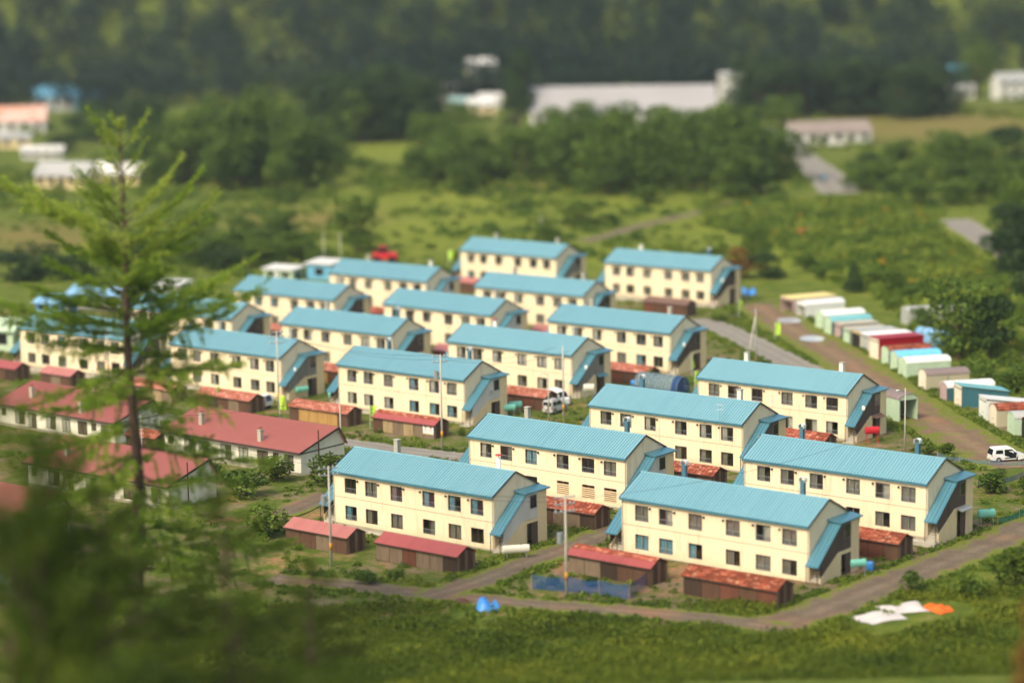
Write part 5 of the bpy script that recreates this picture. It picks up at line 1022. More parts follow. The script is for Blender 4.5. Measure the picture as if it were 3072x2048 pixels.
net_fence('blue-grey net fence crossing before the white minivan', PT['netr'], 'dull_net', .6)
net_fence('deep blue net fence in the garden at the right edge', PT['netr2'], 'blue_net', .7)
net_fence('dark green net along the garden at the right corner', [(45.6, 229.2), (48.2, 232.0), (51.5, 235.5)], 'green_net', .8)
# garden cane with flowers in the front net
p = PT['ball']; o = new_obj('buoy', MB().sphere((0, 0, .42), .42, 14, 8, (1.1, 1, .85)).mesh('buoy', 'orange_tarp', True), None, (p[0], p[1], gz(*p[:2])), 0); tag(o, 'round orange float lying at the end of the red-edged shed', 'float')

def flag(label, p, rz, seed, h=2.2):
    rng = random.Random(seed); x, y = p[:2]; r = thing('banner', label, 'banner', (x, y, gz(x, y)), rz, 'lime banners')
    part('pole', r, MB().cyl(0, 0, -.2, h + .6, .03, 6), 'metal_white'); part('crossbar', r, MB().tube([(0, 0, h + .5), (.75, 0, h + .5)], .012, 5), 'metal_white')
    n, m_ = 5, 8; b = MB(); t = rng.uniform(-.2, .5)
    for j in range(m_ + 1):
        for i in range(n + 1):
            u, v = i / n, j / m_; b.v.append((.03 + .72 * u * (1 - .15 * v * abs(t)), .14 * math.sin(3 * v + 4 * u + seed) * u + t * .5 * v * u, h + .48 - 1.7 * v - .25 * t * u * v))
    for j in range(m_):
        for i in range(n): k = j * (n + 1) + i; b.f.append((k, k + 1, k + n + 2, k + n + 1))
    c_ = part('cloth', r, b, 'lime_cloth')
    for k in range(3):
        q = b.v[(2 + 2 * k) * (n + 1) + 2]; part('lettering', c_, MB().box(q[0] - .04, q[0] + .08, q[1] - .03, q[1] - .015, q[2] - .06, q[2] + .06), 'ink')
FL = [('lime banner at the left end of the poster shed', 'flag1', .5), ('narrow lime banner in front of the dark brown shed', 'flag2', 1.3), ('lime banner with dark lettering behind the long red row house', 'flag3', -.2), ('lime banner left of the red-tank block', 'flag4', .6), ('small lime banner at the stair behind the net tunnel', 'flag5', 1.2), ('lime banner beside the grey road near the garages', 'flag6', .3), ('lime banner on the grass before the back right block', 'flag7', .9), ('blurred lime banner at the rear of the village, left of the rearmost block', 'flag8', .2), ('lime banner at the far left edge behind the larch', 'flag9', 1.0)]
for i, (lb, k, rz) in enumerate(FL): flag(lb, PT[k], rz, i)

def sheet(name, label, cat, p, w, d, mat, rz, seed, hump=.15):
    rng = random.Random(seed); n = 8; b = MB(); x, y = p[:2]
    ph = [rng.uniform(0, 6) for _ in range(4)]
    for j in range(n + 1):
        for i in range(n + 1):
            u, v = i / n - .5, j / n - .5; e = 1 - max(abs(u), abs(v)) * 2 
            b.v.append((w * u * (1 + .12 * math.sin(5 * v + ph[0])), d * v * (1 + .12 * math.sin(4 * u + ph[1])), .05 + hump * (abs(math.sin(4 * u + ph[2]) * math.cos(5 * v + ph[3])) * (.3 + .7 * min(1, e * 4)))))
    for j in range(n):
        for i in range(n): k = j * (n + 1) + i; b.f.append((k, k + 1, k + n + 2, k + n + 1))
    o = new_obj(name, b.mesh(name, mat, True), None, (x, y, gz(x, y)), rz); tag(o, label, cat); return o
sheet('tarpaulin', 'white sheet lying on the grass at the bottom right, the nearer one', 'tarpaulin', PT['tarp_w'], 4.0, 3.0, 'white_sheet', .5, 1, .25)
sheet('tarpaulin', 'second white sheet on the grass, touching the orange one', 'tarpaulin', PT['tarp_w2'], 3.6, 2.8, 'white_sheet', .3, 2, .3)
sheet('tarpaulin', 'bright orange sheet lying next to the white sheets', 'tarpaulin', PT['tarp_o'], 1.7, 2.4, 'orange_tarp', .4, 3, .5)
sheet('tarpaulin', 'light blue sheet by the front dirt road', 'tarpaulin', PT['tarp_blue'], 1.9, 2.0, 'blue_plastic', .1, 4, .9)
sheet('tarpaulin', 'small dull sheet left of the light blue one by the front dirt road', 'tarpaulin', PT['tarp_blue2'], 2.2, 1.2, 'wood_brown', .1, 5, .4)
sheet('tarpaulin', 'blue bundle beside the dirt road near the back right block', 'tarpaulin', PT['bluebag'], 2.0, 2.4, 'blue_plastic', .1, 6, 1.2)
sheet('tarpaulin', 'pale sheet seen through the larch branches at the lower left', 'tarpaulin', PT['white_left'], 1.6, 1.6, 'white_sheet', .1, 7, .6)
sheet('tarpaulin', 'whitish sheet right of the larch at the lower left', 'tarpaulin', PT['white_left2'], 1.3, 1.2, 'white_sheet', .7, 8, .5)
for k, lb in (('puddle1', 'pale puddle on the dirt near the white arched garage'), ('puddle2', 'second pale puddle farther along the garage yard')):
    p = PT[k]; t_ = random.Random(k); b = MB().poly([(1.6 * math.cos(a_ * .45) * (1 + .2 * t_.random()), 2.4 * math.sin(a_ * .45) * (1 + .2 * t_.random()), 0) for a_ in range(14)])
    if 'water' not in MAT: q_ = NT('water'); q_.color((196, 200, 204)).rough(.08, .8); MAT['water'] = q_.m
    o = new_obj('puddle', b.mesh('puddle', 'water'), None, (p[0], p[1], gz(*p[:2]) + .14)); o['kind'] = 'structure'
# heap under a blue and white cover beside the garages
(a, bq) = PT['bluecover']; mx, my = (a[0] + bq[0]) / 2 + .6, (a[1] + bq[1]) / 2
r = thing('covered_stack', 'tall stack wrapped in blue and white sheeting behind the red garage', 'covered stack', (mx, my, gz(mx, my)), -.9)
part('stack', r, MB().box(-2.2, 2.2, -1.0, 1.0, 0, 2.0), 'wood_grey'); part('cover', r, MB().prism([(-1.1, .3), (-1.05, 2.1), (-.3, 2.6), (.4, 2.5), (1.05, 2.05), (1.1, .3)], 'x', -2.3, 2.3), 'blue_tarp')
for k in range(2): part('tie_strap', r, MB().prism([(-1.13, .3), (-1.08, 2.13), (-.3, 2.64), (.4, 2.54), (1.08, 2.09), (1.13, .3), (1.11, .3), (1.06, 2.06), (.4, 2.51), (-.3, 2.61), (-1.06, 2.11), (-1.11, .3)], 'x', -1.2 + 2.2 * k, -1.0 + 2.2 * k), 'asphalt_trim')
p = PT['signred']
r = thing('signboard_roof', 'white and red canopy board below the gable of the red row house', 'canopy', (p[0], p[1], gz(*p[:2])), -.2)
for xx in (-1.6, 1.6): part('post', r, MB().cyl(xx, 0, -.2, 1.5, .05, 6), 'wood_grey')
part('white_edge', r, MB().prism([(-.9, 1.5), (.9, 2.0), (.9, 2.06), (-.9, 1.56)], 'x', -2.0, 2.0), 'white_sheet'); part('red_front', r, MB().box(-1.9, 1.9, -.9, -.86, 1.1, 1.5), 'red_sheet')

# ------------------------------------------------------------------ buildings outside the village
def house(name, label, cat, d, rz, wallm, roofm, depth=7.0, roof='gable', storeys=1, wins=3, ridge=.45):
    x, y, z, w, h = d; w = max(w, 3.0); root = thing(name, label, cat, (x, y, gz(x, y) - .1), rz)
    hw, hd = w / 2, depth / 2; eh = h * (1 - ridge * .6); zr = h; 
    if roof == 'gable':
        part('wall', root, MB().prism([(-hd, -1.5), (hd, -1.5), (hd, eh), (0, zr - .1), (-hd, eh)], 'x', -hw, hw), wallm)
        rr = (zr - eh) / hd; ov = .5
        for s in (-1, 1): part('roof', root, MB().prism([(0, zr), (s * (hd + ov), eh - ov * rr), (s * (hd + ov), eh - ov * rr - .15), (0, zr - .15)], 'x', -hw - .5, hw + .5), roofm)
    else:
        part('wall', root, MB().box(-hw, hw, -hd, hd, -1.5, h - .3), wallm); part('roof', root, MB().prism([(-hd - .4, h - .3), (hd + .4, h), (hd + .4, h + .15), (-hd - .4, h - .15)], 'x', -hw - .4, hw + .4), roofm); eh = h - .4
    sh = eh / storeys
    for st in range(storeys):
        for k in range(wins):
            xx = -hw + w * (k + .5) / wins; ww = min(1.6, w / wins * .55); z0 = st * sh + sh * .35; hh = sh * .42
            o = part('window', root, MB().box(xx - ww / 2 - .06, xx + ww / 2 + .06, -hd - .05, -hd - .002, z0 - .06, z0 + hh + .06), 'grey_frame'); part('pane', o, MB().box(xx - ww / 2, xx + ww / 2, -hd - .07, -hd - .051, z0, z0 + hh), 'car_glass')
    part('door', root, MB().box(hw, hw + .06, -.6, .6, 0, min(2.1, eh * .8)), 'dark_boards'); return root
worn('far_white', (222, 220, 210), (192, 190, 182), .6, .1, .4, .4); worn('hall_roof', (166, 164, 160), (144, 142, 138), .6, .08, .4, .4); worn('far_grey', (176, 176, 170), (140, 140, 136), .6, .1); worn('far_blue', (110, 176, 204), (90, 150, 184), .5, .1); worn('far_orange', (214, 140, 110), (226, 210, 196), .6, .12, .3, .9, False); worn('far_cream', (236, 214, 162), (206, 184, 136), .7, .2); worn('far_brown_roof', (150, 136, 124), (120, 108, 98), .7, .2)
F = FAR
h = house('long_hall', 'very long white-roofed hall standing among trees across the valley', 'hall', F['hall'], -.03, 'far_white', 'hall_roof', 16, 'gable', 1, 12, .9)
house('white_tower_house', 'narrow tall white building right of the long hall', 'building', F['tower'], .1, 'far_white', 'far_white', 8, 'flat', 3, 3)
house('hillside_house', 'topmost pale grey house on the wooded hillside', 'house', F['hill1'], .2, 'far_grey', 'far_white', 8, 'gable', 2, 3)
house('hillside_house', 'mauve-grey house just below the topmost hillside house', 'house', F['hill2'], .3, 'far_grey', 'far_grey', 8, 'gable', 2, 4)
house('hillside_house', 'slanting white roof at the left of the hillside houses', 'house', F['hill3'], -.4, 'far_white', 'far_white', 7, 'gable', 1, 2)
house('hillside_house', 'white house beside the tall dark tree on the hillside', 'house', F['hill4'], .1, 'far_white', 'far_white', 7, 'gable', 2, 2)
house('hillside_house', 'small pinkish-white house lowest left on the hillside', 'house', F['hill5'], .2, 'far_white', 'far_orange', 6, 'gable', 1, 2)
house('far_house', 'small white house among trees right of the sky-blue shed', 'house', (134.0, 870, 0, 8.0, 5.0), .2, 'far_white', 'far_white', 7, 'gable', 1, 2)
house('far_house', 'pale house with grey roof just left of the upper right edge', 'house', (156.0, 862, 0, 9.0, 5.0), -.1, 'far_white', 'far_grey', 7, 'gable', 1, 3)
house('hillside_house', 'low grey-roofed house far left of the hillside group', 'house', (-41.0, 850, 0, 9.0, 5.0), .1, 'far_white', 'far_grey', 7, 'gable', 1, 3)
house('hillside_house', 'greenish-white house in the middle of the hillside group', 'house', (-15.5, 838, 0, 8.0, 5.6), -.3, 'far_white', 'g_pale_teal', 7, 'gable', 1, 2)
house('hillside_house', 'little mauve-roofed house between the hillside houses', 'house', (-23.5, 845, 0, 7.0, 5.0), .4, 'far_grey', 'far_brown_roof', 6, 'gable', 1, 2)
house('hillside_house', 'pale cream wall below the hillside houses', 'house', F['hill6'], .2, 'far_cream', 'far_white', 6, 'gable', 2, 2)
house('roadside_house', 'low white house with wide brown-grey roof beside the upper road', 'house', F['road_house'], .1, 'far_white', 'far_brown_roof', 12, 'gable', 1, 6, .7)
house('blue_shed', 'small sky-blue shed among dark trees at the upper right', 'shed', F['blue_shed'], 0, 'far_blue', 'far_blue', 5, 'gable', 1, 1)
house('far_house', 'narrow blue and white house at the upper right', 'house', F['blue_house'], .2, 'far_white', 'far_blue', 6, 'gable', 2, 2, .8)
house('far_house', 'white house at the upper right edge of the picture', 'house', F['white_house'], .2, 'far_white', 'far_grey', 8, 'gable', 2, 3)
house('far_house', 'white house with pale blue roof at the upper left', 'house', F['l_blue'], .3, 'far_white', 'far_blue', 8, 'gable', 1, 3, .6)
house('far_house', 'low house with steel-blue roof right of the pale blue one', 'house', F['l_blue2'], .3, 'far_blue', 'far_blue', 8, 'gable', 1, 3, .6)
house('far_house', 'house with rust and white roof at the left edge', 'house', F['l_orange'], .1, 'far_white', 'far_orange', 10, 'gable', 1, 4, .8)
house('far_house', 'small cream house at the left edge under the rust-roofed one', 'house', F['l_small'], .1, 'far_cream', 'far_grey', 6, 'gable', 1, 2)
house('far_house', 'cream row house with grey roof left of the larch tip', 'house', F['l_cream'], -.25, 'far_cream', 'far_grey', 7, 'gable', 1, 5, .7)
house('far_house', 'cream row house with pale roof behind the larch tip', 'house', F['l_cream2'], -.25, 'far_cream', 'far_white', 7, 'gable', 1, 4, .7)
house('far_house', 'low whitish sheds in a line at the upper left', 'shed', F['l_white'], 0, 'far_white', 'far_white', 5, 'gable', 1, 4)
house('depot_shed', 'small blue-walled shed with pale roof behind the rear left blocks', 'shed', F['v_blue'], -.5, 'far_blue', 'far_white', 4, 'flat', 1, 1)
house('depot_shed', 'low white and green hut left of the rear left blocks', 'shed', F['v_white'], -.5, 'g_pale_green', 'far_white', 3.5, 'flat', 1, 2)
house('depot_shed', 'mint-roofed long shed at the left edge of the village', 'shed', F['v_longgreen'], -.35, 'g_pale_green', 'g_pale_green', 5, 'gable', 1, 2)
house('depot_shed', 'whitish low building with blue sheets behind the larch crown', 'shed', F['v_bluewhite'], -.4, 'far_grey', 'blue_tarp', 5, 'gable', 1, 3)
house('depot_shed', 'blue-walled hut behind the left larch branches', 'shed', F['v_bluewhite2'], -.4, 'blue_plastic', 'blue_tarp', 4, 'gable', 1, 2)
house('depot_shed', 'white-roofed hut just right of the larch trunk top branches', 'shed', F['v_white2'], -.4, 'far_white', 'far_white', 4, 'flat', 1, 2)
house('depot_shed', 'little hut with red roof behind the larch trunk', 'shed', F['v_redroof'], -.4, 'far_grey', 'red_sheet', 4, 'gable', 1, 1)
d = F['blue_shed']
p = PT['blueshed_l']; house('blue_roof_hut', 'hut with light blue roof deep behind the larch at the lower left', 'shed', (p[0], p[1], 0, 7.0, 2.6), -.6, 'wood_grey', 'blue_roof', 4, 'gable', 1, 2)
# red farm machine at the rear
x, y, z, w, hgt = F['v_red']; r = thing('farm_machine', 'red and grey farm machine parked behind the rear left blocks', 'farm machine', (x, y, gz(x, y)), -.2)
part('body', r, MB().prism([(-2.2, .7), (2.2, .7), (2.2, 1.7), (.9, 1.9), (-2.2, 1.8)], 'y', -.9, .9), 'red_paint'); part('cab', r, MB().prism([(-1.2, 1.75), (.4, 1.9), (.2, 2.8), (-1.0, 2.8)], 'y', -.7, .7), 'car_glass'); part('cab_roof', r, MB().box(-1.15, .35, -.8, .8, 2.801, 2.92), 'red_paint')
for xx in (-1.4, 1.4):
    for s in (-1, 1): part('wheel', r, MB().tube([(xx, s * .9, .65), (xx, s * 1.2, .65)], .65, 14), 'tyre')
x, y, z, w, hgt = F['v_redcar']
make_car('parked_car', 'dark red car half sunk in greenery on the right', 'car', [(-1.9, .35), (-1.92, .85), (-1.5, 1.4), (.2, 1.45), (.95, .95), (1.85, .82), (1.9, .35)], 1.6, (-1.15, 1.2), [('side', [(-1.4, .92), (.6, .92), (.15, 1.34), (-1.3, 1.3)])], (x + 1, y + 1, gz(x, y)), .3, 'red_paint', .3)
sheet('tarpaulin', 'white sheet beside the dark red car in the greenery', 'tarpaulin', (x - 1.8, y), 2.6, 3.0, 'white_sheet', .2, 12, 1.0)
print('things done', len(bpy.data.objects))

# ------------------------------------------------------------------ vegetation
def leaf_quads(rng, C, size, out=None, jitter=.5):
    """one small bent-free leaf quad at every point of C; out: outward directions the leaves roughly face"""
    n = len(C); a = rng.normal(size=(n, 3)); a /= np.linalg.norm(a, axis=1, keepdims=True)
    if out is not None:
        nrm = out + rng.normal(size=(n, 3)) * jitter; nrm /= np.linalg.norm(nrm, axis=1, keepdims=True) + 1e-9
        a = a - nrm * (a * nrm).sum(1, keepdims=True); a /= np.linalg.norm(a, axis=1, keepdims=True) + 1e-9; b = np.cross(nrm, a)
    else:
        b = rng.normal(size=(n, 3)); b -= a * (a * b).sum(1, keepdims=True); b /= np.linalg.norm(b, axis=1, keepdims=True) + 1e-9
    s = (size if np.ndim(size) else np.full(n, size))[:, None] * rng.uniform(.6, 1.3, (n, 1))
    V = np.stack([C - a * s, C - b * s * .6, C + a * s, C + b * s * .6], 1).reshape(-1, 3)
    return V, np.arange(4 * n).reshape(n, 4)
def crown_mesh(name, kind, mat, n, seed):
    """unit crown: width 1, height 1, standing on z = 0; lumpy, with gaps between the lobes"""
    rng = np.random.default_rng(seed); lobes = []
    if kind == 'round':
        for k in range(15):
            t = rng.uniform(0, 6.28); r = rng.uniform(.08, .32); z = rng.uniform(.06, .84); r *= 1.2 - abs(z - .42)
            lobes.append((r * math.cos(t), r * math.sin(t), z, rng.uniform(.14, .24), rng.uniform(.09, .16)))
        lobes.append((0, 0, .5, .3, .3))
    elif kind == 'tall':
        for k in range(12):
            t = rng.uniform(0, 6.28); z = rng.uniform(.15, .9); r = rng.uniform(.05, .28) * (1.1 - z * .6); lobes.append((r * math.cos(t), r * math.sin(t), z, rng.uniform(.16, .24), rng.uniform(.08, .12)))
    elif kind == 'conifer':
        for k in range(9):
            z = .1 + .095 * k; lobes.append((rng.normal() * .03, rng.normal() * .03, z, .44 * (1 - z) + .05, .07))
    elif kind == 'bush':
        for k in range(6):
            t = rng.uniform(0, 6.28); r = rng.uniform(.05, .28); lobes.append((r * math.cos(t), r * math.sin(t), rng.uniform(.25, .6), rng.uniform(.16, .26), rng.uniform(.2, .34)))
    lobes = np.array(lobes); w = lobes[:, 3] ** 2; pick = rng.choice(len(lobes), n, p=w / w.sum()); lo = lobes[pick]
    d = rng.normal(size=(n, 3)); d /= np.linalg.norm(d, axis=1, keepdims=True); rad = rng.uniform(.55, 1.06, n) ** .6
    C = lo[:, :3] + d * rad[:, None] * np.stack([lo[:, 3], lo[:, 3], lo[:, 4]], 1)
    C[:, 2] = np.clip(C[:, 2], .02, None)
    V, Fq = leaf_quads(rng, C, .034 * (1600 / n) ** .4, d, .9)
    tint = np.clip(rng.uniform(.0, 1, len(lobes))[pick] * .5 + rng.uniform(0, .5, n), 0, 1)
    return np_mesh(name, V, Fq, mat, {'tint': ('FACE', tint)})
def trunk_mesh(kind, seed):
    rng = random.Random(seed); b = MB(); top = .55 if kind != 'conifer' else .95
    b.tube([(0, 0, -.03), (rng.uniform(-.02, .02), 0, top * .4), (rng.uniform(-.03, .03), rng.uniform(-.03, .03), top)], [.032, .024, .008], 7)
    for k in range(6):
        t = rng.uniform(0, 6.28); z = rng.uniform(.18, top * .8); r = rng.uniform(.15, .3); b.tube([(0, 0, z), (r * .5 * math.cos(t), r * .5 * math.sin(t), z + .08), (r * math.cos(t), r * math.sin(t), z + .22)], [.014, .009, .003], 5)
    return b.mesh('trunk', 'bark')
CR = {}
for kind, mats in (('round', ['leaf_mid', 'leaf_mid', 'leaf_dark', 'leaf_dark', 'leaf_mid']), ('tall', ['leaf_dark']), ('conifer', ['leaf_dark'])):
    for i, m in enumerate(mats): CR.setdefault(kind, []).append((crown_mesh('crown', kind, m, 2200, 10 + i), m))
CR_RUST = crown_mesh('crown', 'round', 'leaf_rust', 1400, 5)
TR = {k: [trunk_mesh(k, i) for i in range(3)] for k in ('round', 'tall', 'conifer')}
rng = np.random.default_rng(4)
TREE_LAB = {0: 'round dark tree standing alone at the rear left of the village', 1: 'round bush-like tree beside the far lane', 2: 'slim tree in the meadow behind the back right block', 3: 'reddish dark tree right behind the back right block', 4: 'dark bushy tree right of the reddish one', 5: 'small dark conifer behind the first garages',
            6: 'big dark tree behind the garages', 7: 'tree with a bare trunk at the right behind the garages', 9: 'dark tree at the right edge above the right-hand road', 22: 'tall dark poplar-like tree beside the hillside houses'}
def zone(t):
    _, x, y, *_ = t
    if y > 700: return 'dark leafy tree on the far side of the valley', 'far valley trees'
    if y > 480: return ('leafy tree in the left half of the valley floor' if x < -15 else 'leafy tree in the middle of the valley floor' if x < 60 else 'leafy tree on the right of the valley floor'), ('valley trees left' if x < -15 else 'valley trees middle' if x < 60 else 'valley trees right')
    return ('bushy tree at the left rear of the village' if x < 0 else 'bushy tree on the right beyond the village'), ('village edge trees left' if x < 0 else 'village edge trees right')
ORD = ['first', 'second', 'third', 'fourth', 'fifth', 'sixth', 'seventh', 'eighth', 'ninth', 'tenth', 'eleventh', 'twelfth', 'thirteenth', 'fourteenth', 'fifteenth', 'sixteenth']
def plant(kind, x, y, h, w, lab, grp, rust=False):
    root = thing('tree', lab, 'tree', (x, y, gz(x, y) - .1), rng.uniform(0, 6.28), grp)
    base = 'round' if kind in ('round', 'dark') else kind
    opts = [m for m, mm in CR[base] if (mm == 'leaf_dark') == (kind != 'round')] or [m for m, _ in CR[base]]
    m = CR_RUST if rust else opts[int(rng.integers(len(opts)))]
    low = .03
    new_obj('crown', m, root, (0, 0, low * h), None, (w * 1.2, w * 1.2, h * (1 - low))); new_obj('trunk', TR[base][int(rng.integers(3))], root, None, None, (min(w, h), min(w, h), h * .9))
zones = {}
for i, t in enumerate(TREES):
    if i in TREE_LAB: plant(t[0], t[1], t[2], t[4], t[5], TREE_LAB[i], None, i == 3)
    else: zones.setdefault(zone(t), []).append(t)
for (lab, grp), q in zones.items():
    for k, t in enumerate(sorted(q, key=lambda t: t[1] / t[2])): plant(t[0], t[1], t[2], t[4], t[5], lab + ', ' + ORD[k] + ' from the left', grp)
for kind, lb, q in BELTS:
    for k, (x, y, z, h, w) in enumerate(sorted(q, key=lambda t: t[0] / t[1])): plant(kind, x, y, h, w, ORD[k] + ' tree from the left ' + lb, 'trees ' + lb)

def scatter_clumps(name, pts, radius, per, mat, label=None, tall=1.0, leaf=.28, seed=1):
    rng = np.random.default_rng(seed); n = len(pts); P = np.repeat(pts, per, 0); R = np.repeat(radius, per)
    d = rng.normal(size=(n * per, 3)); d /= np.linalg.norm(d, axis=1, keepdims=True); d[:, 2] = np.abs(d[:, 2])
    C = P + d * (R * rng.uniform(.5, 1.05, n * per))[:, None] * np.array([1, 1, tall]); V, Fq = leaf_quads(rng, C, R * leaf, d, 1.0)
    lump = .5 + .3 * np.sin(pts[:, 0] * .35 + 1.7) * np.cos(pts[:, 1] * .28) + .2 * np.sin(pts[:, 0] * .11 - pts[:, 1] * .17)
    tint = np.clip(np.repeat(lump * .6 + rng.uniform(-.1, .35, n), per) + rng.uniform(-.1, .25, n * per), 0, 1)
    o = new_obj(name, np_mesh(name, V, Fq, mat, {'tint': ('FACE', tint)})); o['kind'] = 'stuff'
    if label: o['label'] = label; o['category'] = name.replace('_', ' ')
    return o
def with_z(x, y): return np.stack([x, y, ground_z(x, y)], 1)
# wooded hills across the valley: one mass
rng = np.random.default_rng(21); n = 5200
yy = rng.uniform(840, 1330, n); xx = rng.uniform(-1, 1, n) * (yy * .235 + 25)
keep = (yy > 890 + 45 * hill_noise(xx * 1.7, yy * .3)) & ~((np.abs(xx - 205) < 32) & (np.abs(yy - 1070) < 45))
xx, yy = xx[keep], yy[keep]; n = len(xx); per = 80
hh = rng.uniform(9, 17, n); ww = rng.uniform(3.0, 5.2, n); pz = ground_z(xx, yy)
d = rng.normal(size=(n * per, 3)); d /= np.linalg.norm(d, axis=1, keepdims=True)
C = np.repeat(np.stack([xx, yy, pz + hh * .6], 1), per, 0) + d * rng.uniform(.6, 1.05, (n * per, 1)) * np.repeat(np.stack([ww, ww, hh * .45], 1), per, 0)
V, Fq = leaf_quads(rng, C, np.repeat(ww * .2, per), d, .8)
base_t = np.clip(.32 + .22 * hill_noise(xx * 2.3, yy * 2.1) + rng.uniform(-.35, .35, n), 0, 1)
tint = np.clip(np.repeat(base_t, per) * .75 + rng.uniform(0, .25, n * per), 0, 1)
o = new_obj('far_wood', np_mesh('far_wood', V, Fq, 'leaf_forest', {'tint': ('FACE', tint)})); o['kind'] = 'stuff'; o['label'] = 'dense dark green wood covering the hills across the valley'; o['category'] = 'wood'
# hedges and scrub over the valley floor
rng = np.random.default_rng(31); n = 6500
yy = rng.uniform(425, 900, n); xx = rng.uniform(-1, 1, n) * (yy * .225 + 10)
nz = np.sin(xx * .05 + 2) * np.cos(yy * .021) + .7 * np.sin(xx * .13 + yy * .05) 
keep = ((nz > .25) | ((yy < 620) & (rng.random(n) < .35))) & off_road(xx, yy, .8)
for (x, y, r) in LUSH + BROWN: keep &= ~((((xx - x) ** 2 + (yy - y) ** 2) < (r * .6) ** 2) & (rng.random(n) < .6))
keep &= ~((xx > 60) & (xx < 84) & (yy > 528) & (yy < 562))
xx, yy = xx[keep], yy[keep]; scatter_clumps('valley_scrub', with_z(xx, yy), np.where(yy < 560, rng.uniform(.5, 1.7, len(xx)), rng.uniform(.9, 2.8, len(xx))), 50, 'leaf_field', 'low green scrub spread over the valley floor', .9, .26, 2)
rng = np.random.default_rng(33); n = 900
xx = rng.uniform(-75, 62, n); yy = rng.uniform(436, 600, n); k = off_road(xx, yy, 1.0) & (np.sin(yy * .16 + xx * .03) + .8 * np.sin(xx * .09 + 1) + .5 * rng.normal(size=n) > .35)
xx, yy = xx[k], yy[k]; scatter_clumps('hedge_scrub', with_z(xx, yy), rng.uniform(.6, 2.2, len(xx)), 70, 'leaf_mid', 'darker green hedge scrub in lines across the fields', .8, .22, 12)
# tall weeds right of the village
rng = np.random.default_rng(41); n = 3600; bx = np.array(THICK_R)
xx = rng.uniform(bx[:, 0].min(), bx[:, 0].max() + 10, n); yy = rng.uniform(bx[:, 1].min(), bx[:, 1].max(), n)
k = inside(xx, yy, THICK_R) & off_road(xx, yy, .5) & (seg_dist(xx, yy + 5, ROADS['right_road'][0]) > 7) & ~((xx > 60) & (xx < 82) & (yy > 528) & (yy < 562)); xx, yy = xx[k], yy[k]
x2 = rng.uniform(57, 95, 1500); y2 = rng.uniform(235, 420, 1500); k = (x2 > 58 + (y2 - 290) * .02 + np.where(y2 > 330, -6, 0)) & off_road(x2, y2, 1)
xx = np.concatenate([xx, x2[k]]); yy = np.concatenate([yy, y2[k]])
k = np.ones(len(xx), bool)
for (gx_, gy_, *_) in GARAGES: k &= np.hypot(xx - gx_ - 3.5, yy - gy_ - 1.5) > 5.0
xx, yy = xx[k], yy[k]
scatter_clumps('weed_thicket', with_z(xx, yy), rng.uniform(.7, 1.9, len(xx)), 60, 'leaf_field', 'rank green weeds beyond the garages and village', 1.0, .24, 3)
k = (np.arange(len(xx)) % 23 == 0)
scatter_clumps('goldenrod', with_z(xx[k], yy[k]) + np.array([0, 0, .9]), rng.uniform(.4, .9, k.sum()), 40, 'flower_yellow', 'ochre flower heads among the weeds', .6, .2, 9)
# weeds between the houses
rng = np.random.default_rng(51); n = 11000
xx = rng.uniform(-80, 62, n); yy = rng.uniform(200, 425, n)
k = inside(xx, yy, VILLAGE) & off_road(xx, yy, .2) & (np.sin(xx * .6 + 1) * np.cos(yy * .45) + .6 * np.sin(xx * .21 - yy * .3) > -.1)
def in_block(xx, yy, x, y, rz, hx, hy):
    c, s = math.cos(rz), math.sin(rz); u = (xx - x) * c + (yy - y) * s; v = -(xx - x) * s + (yy - y) * c; return (np.abs(u) < hx) & (np.abs(v) < hy)
for (x, y, z, rz) in BLOCKS.values(): k &= ~in_block(xx, yy, x, y, rz, 12.0, 4.6)
for (x, y, z, ln, dp_, he) in SHEDS: k &= ~in_block(xx, yy, x, y, YAW, ln / 2 + .3, dp_ / 2 + .3)
for (x, y, z, rz) in ROWHOUSES: k &= ~in_block(xx, yy, x, y, rz, 11, 7)
vx, vy = [], []                                               # thicker along the verges of the lanes
for nm in ('mid_lane', 'garage_road', 'cross_lane', 'front_lane', 'east_lane', 'west_lane', 'garage_yard'):
    l, w = ROADS[nm]
    for (ax, ay, _), (bx, by, _) in zip(l[:-1], l[1:]):
        d = math.hypot(bx - ax, by - ay); m = int(d * 9); t_ = rng.random(m); sd = rng.choice([-1, 1], m); o_ = w / 2 + rng.exponential(.8, m); nx_, ny_ = -(by - ay) / d, (bx - ax) / d
        vx.append(ax + (bx - ax) * t_ + nx_ * sd * o_); vy.append(ay + (by - ay) * t_ + ny_ * sd * o_)
vx, vy = np.concatenate(vx), np.concatenate(vy); kv = off_road(vx, vy, .0)
for (x, y, z, rz) in BLOCKS.values(): kv &= ~in_block(vx, vy, x, y, rz, 11.6, 3.6)
xx, yy = np.concatenate([xx[k], vx[kv]]), np.concatenate([yy[k], vy[kv]])
scatter_clumps('village_weeds', with_z(xx, yy), rng.uniform(.18, .6, len(xx)), 36, 'leaf_field', 'tufts of weeds growing between the houses and sheds', .8, .3, 4)
# meadow in front
rng = np.random.default_rng(61); n = 5200
xx = rng.uniform(-26, 52, n); yy = rng.uniform(172, 206, n)
fl = seg_dist(xx, yy, ROADS['front_lane'][0]); k = off_road(xx, yy, .6) & (yy < 206 - (xx + 26) * .05 + np.clip(xx - 26, 0, 99) * .9)
k &= np.minimum(np.hypot(xx - 30.5, yy - 198), np.hypot(xx - 34, yy - 199)) > 4.5; k &= np.hypot(xx + 3, yy - 203) > 3.5
xx, yy = xx[k], yy[k]; scatter_clumps('meadow', with_z(xx, yy), rng.uniform(.45, 1.5, len(xx)) * (1 + .5 * np.sin(xx * .5) * np.cos(yy * .7)), 90, 'leaf_meadow', 'rough green meadow along the bottom of the picture', .45, .1, 5)
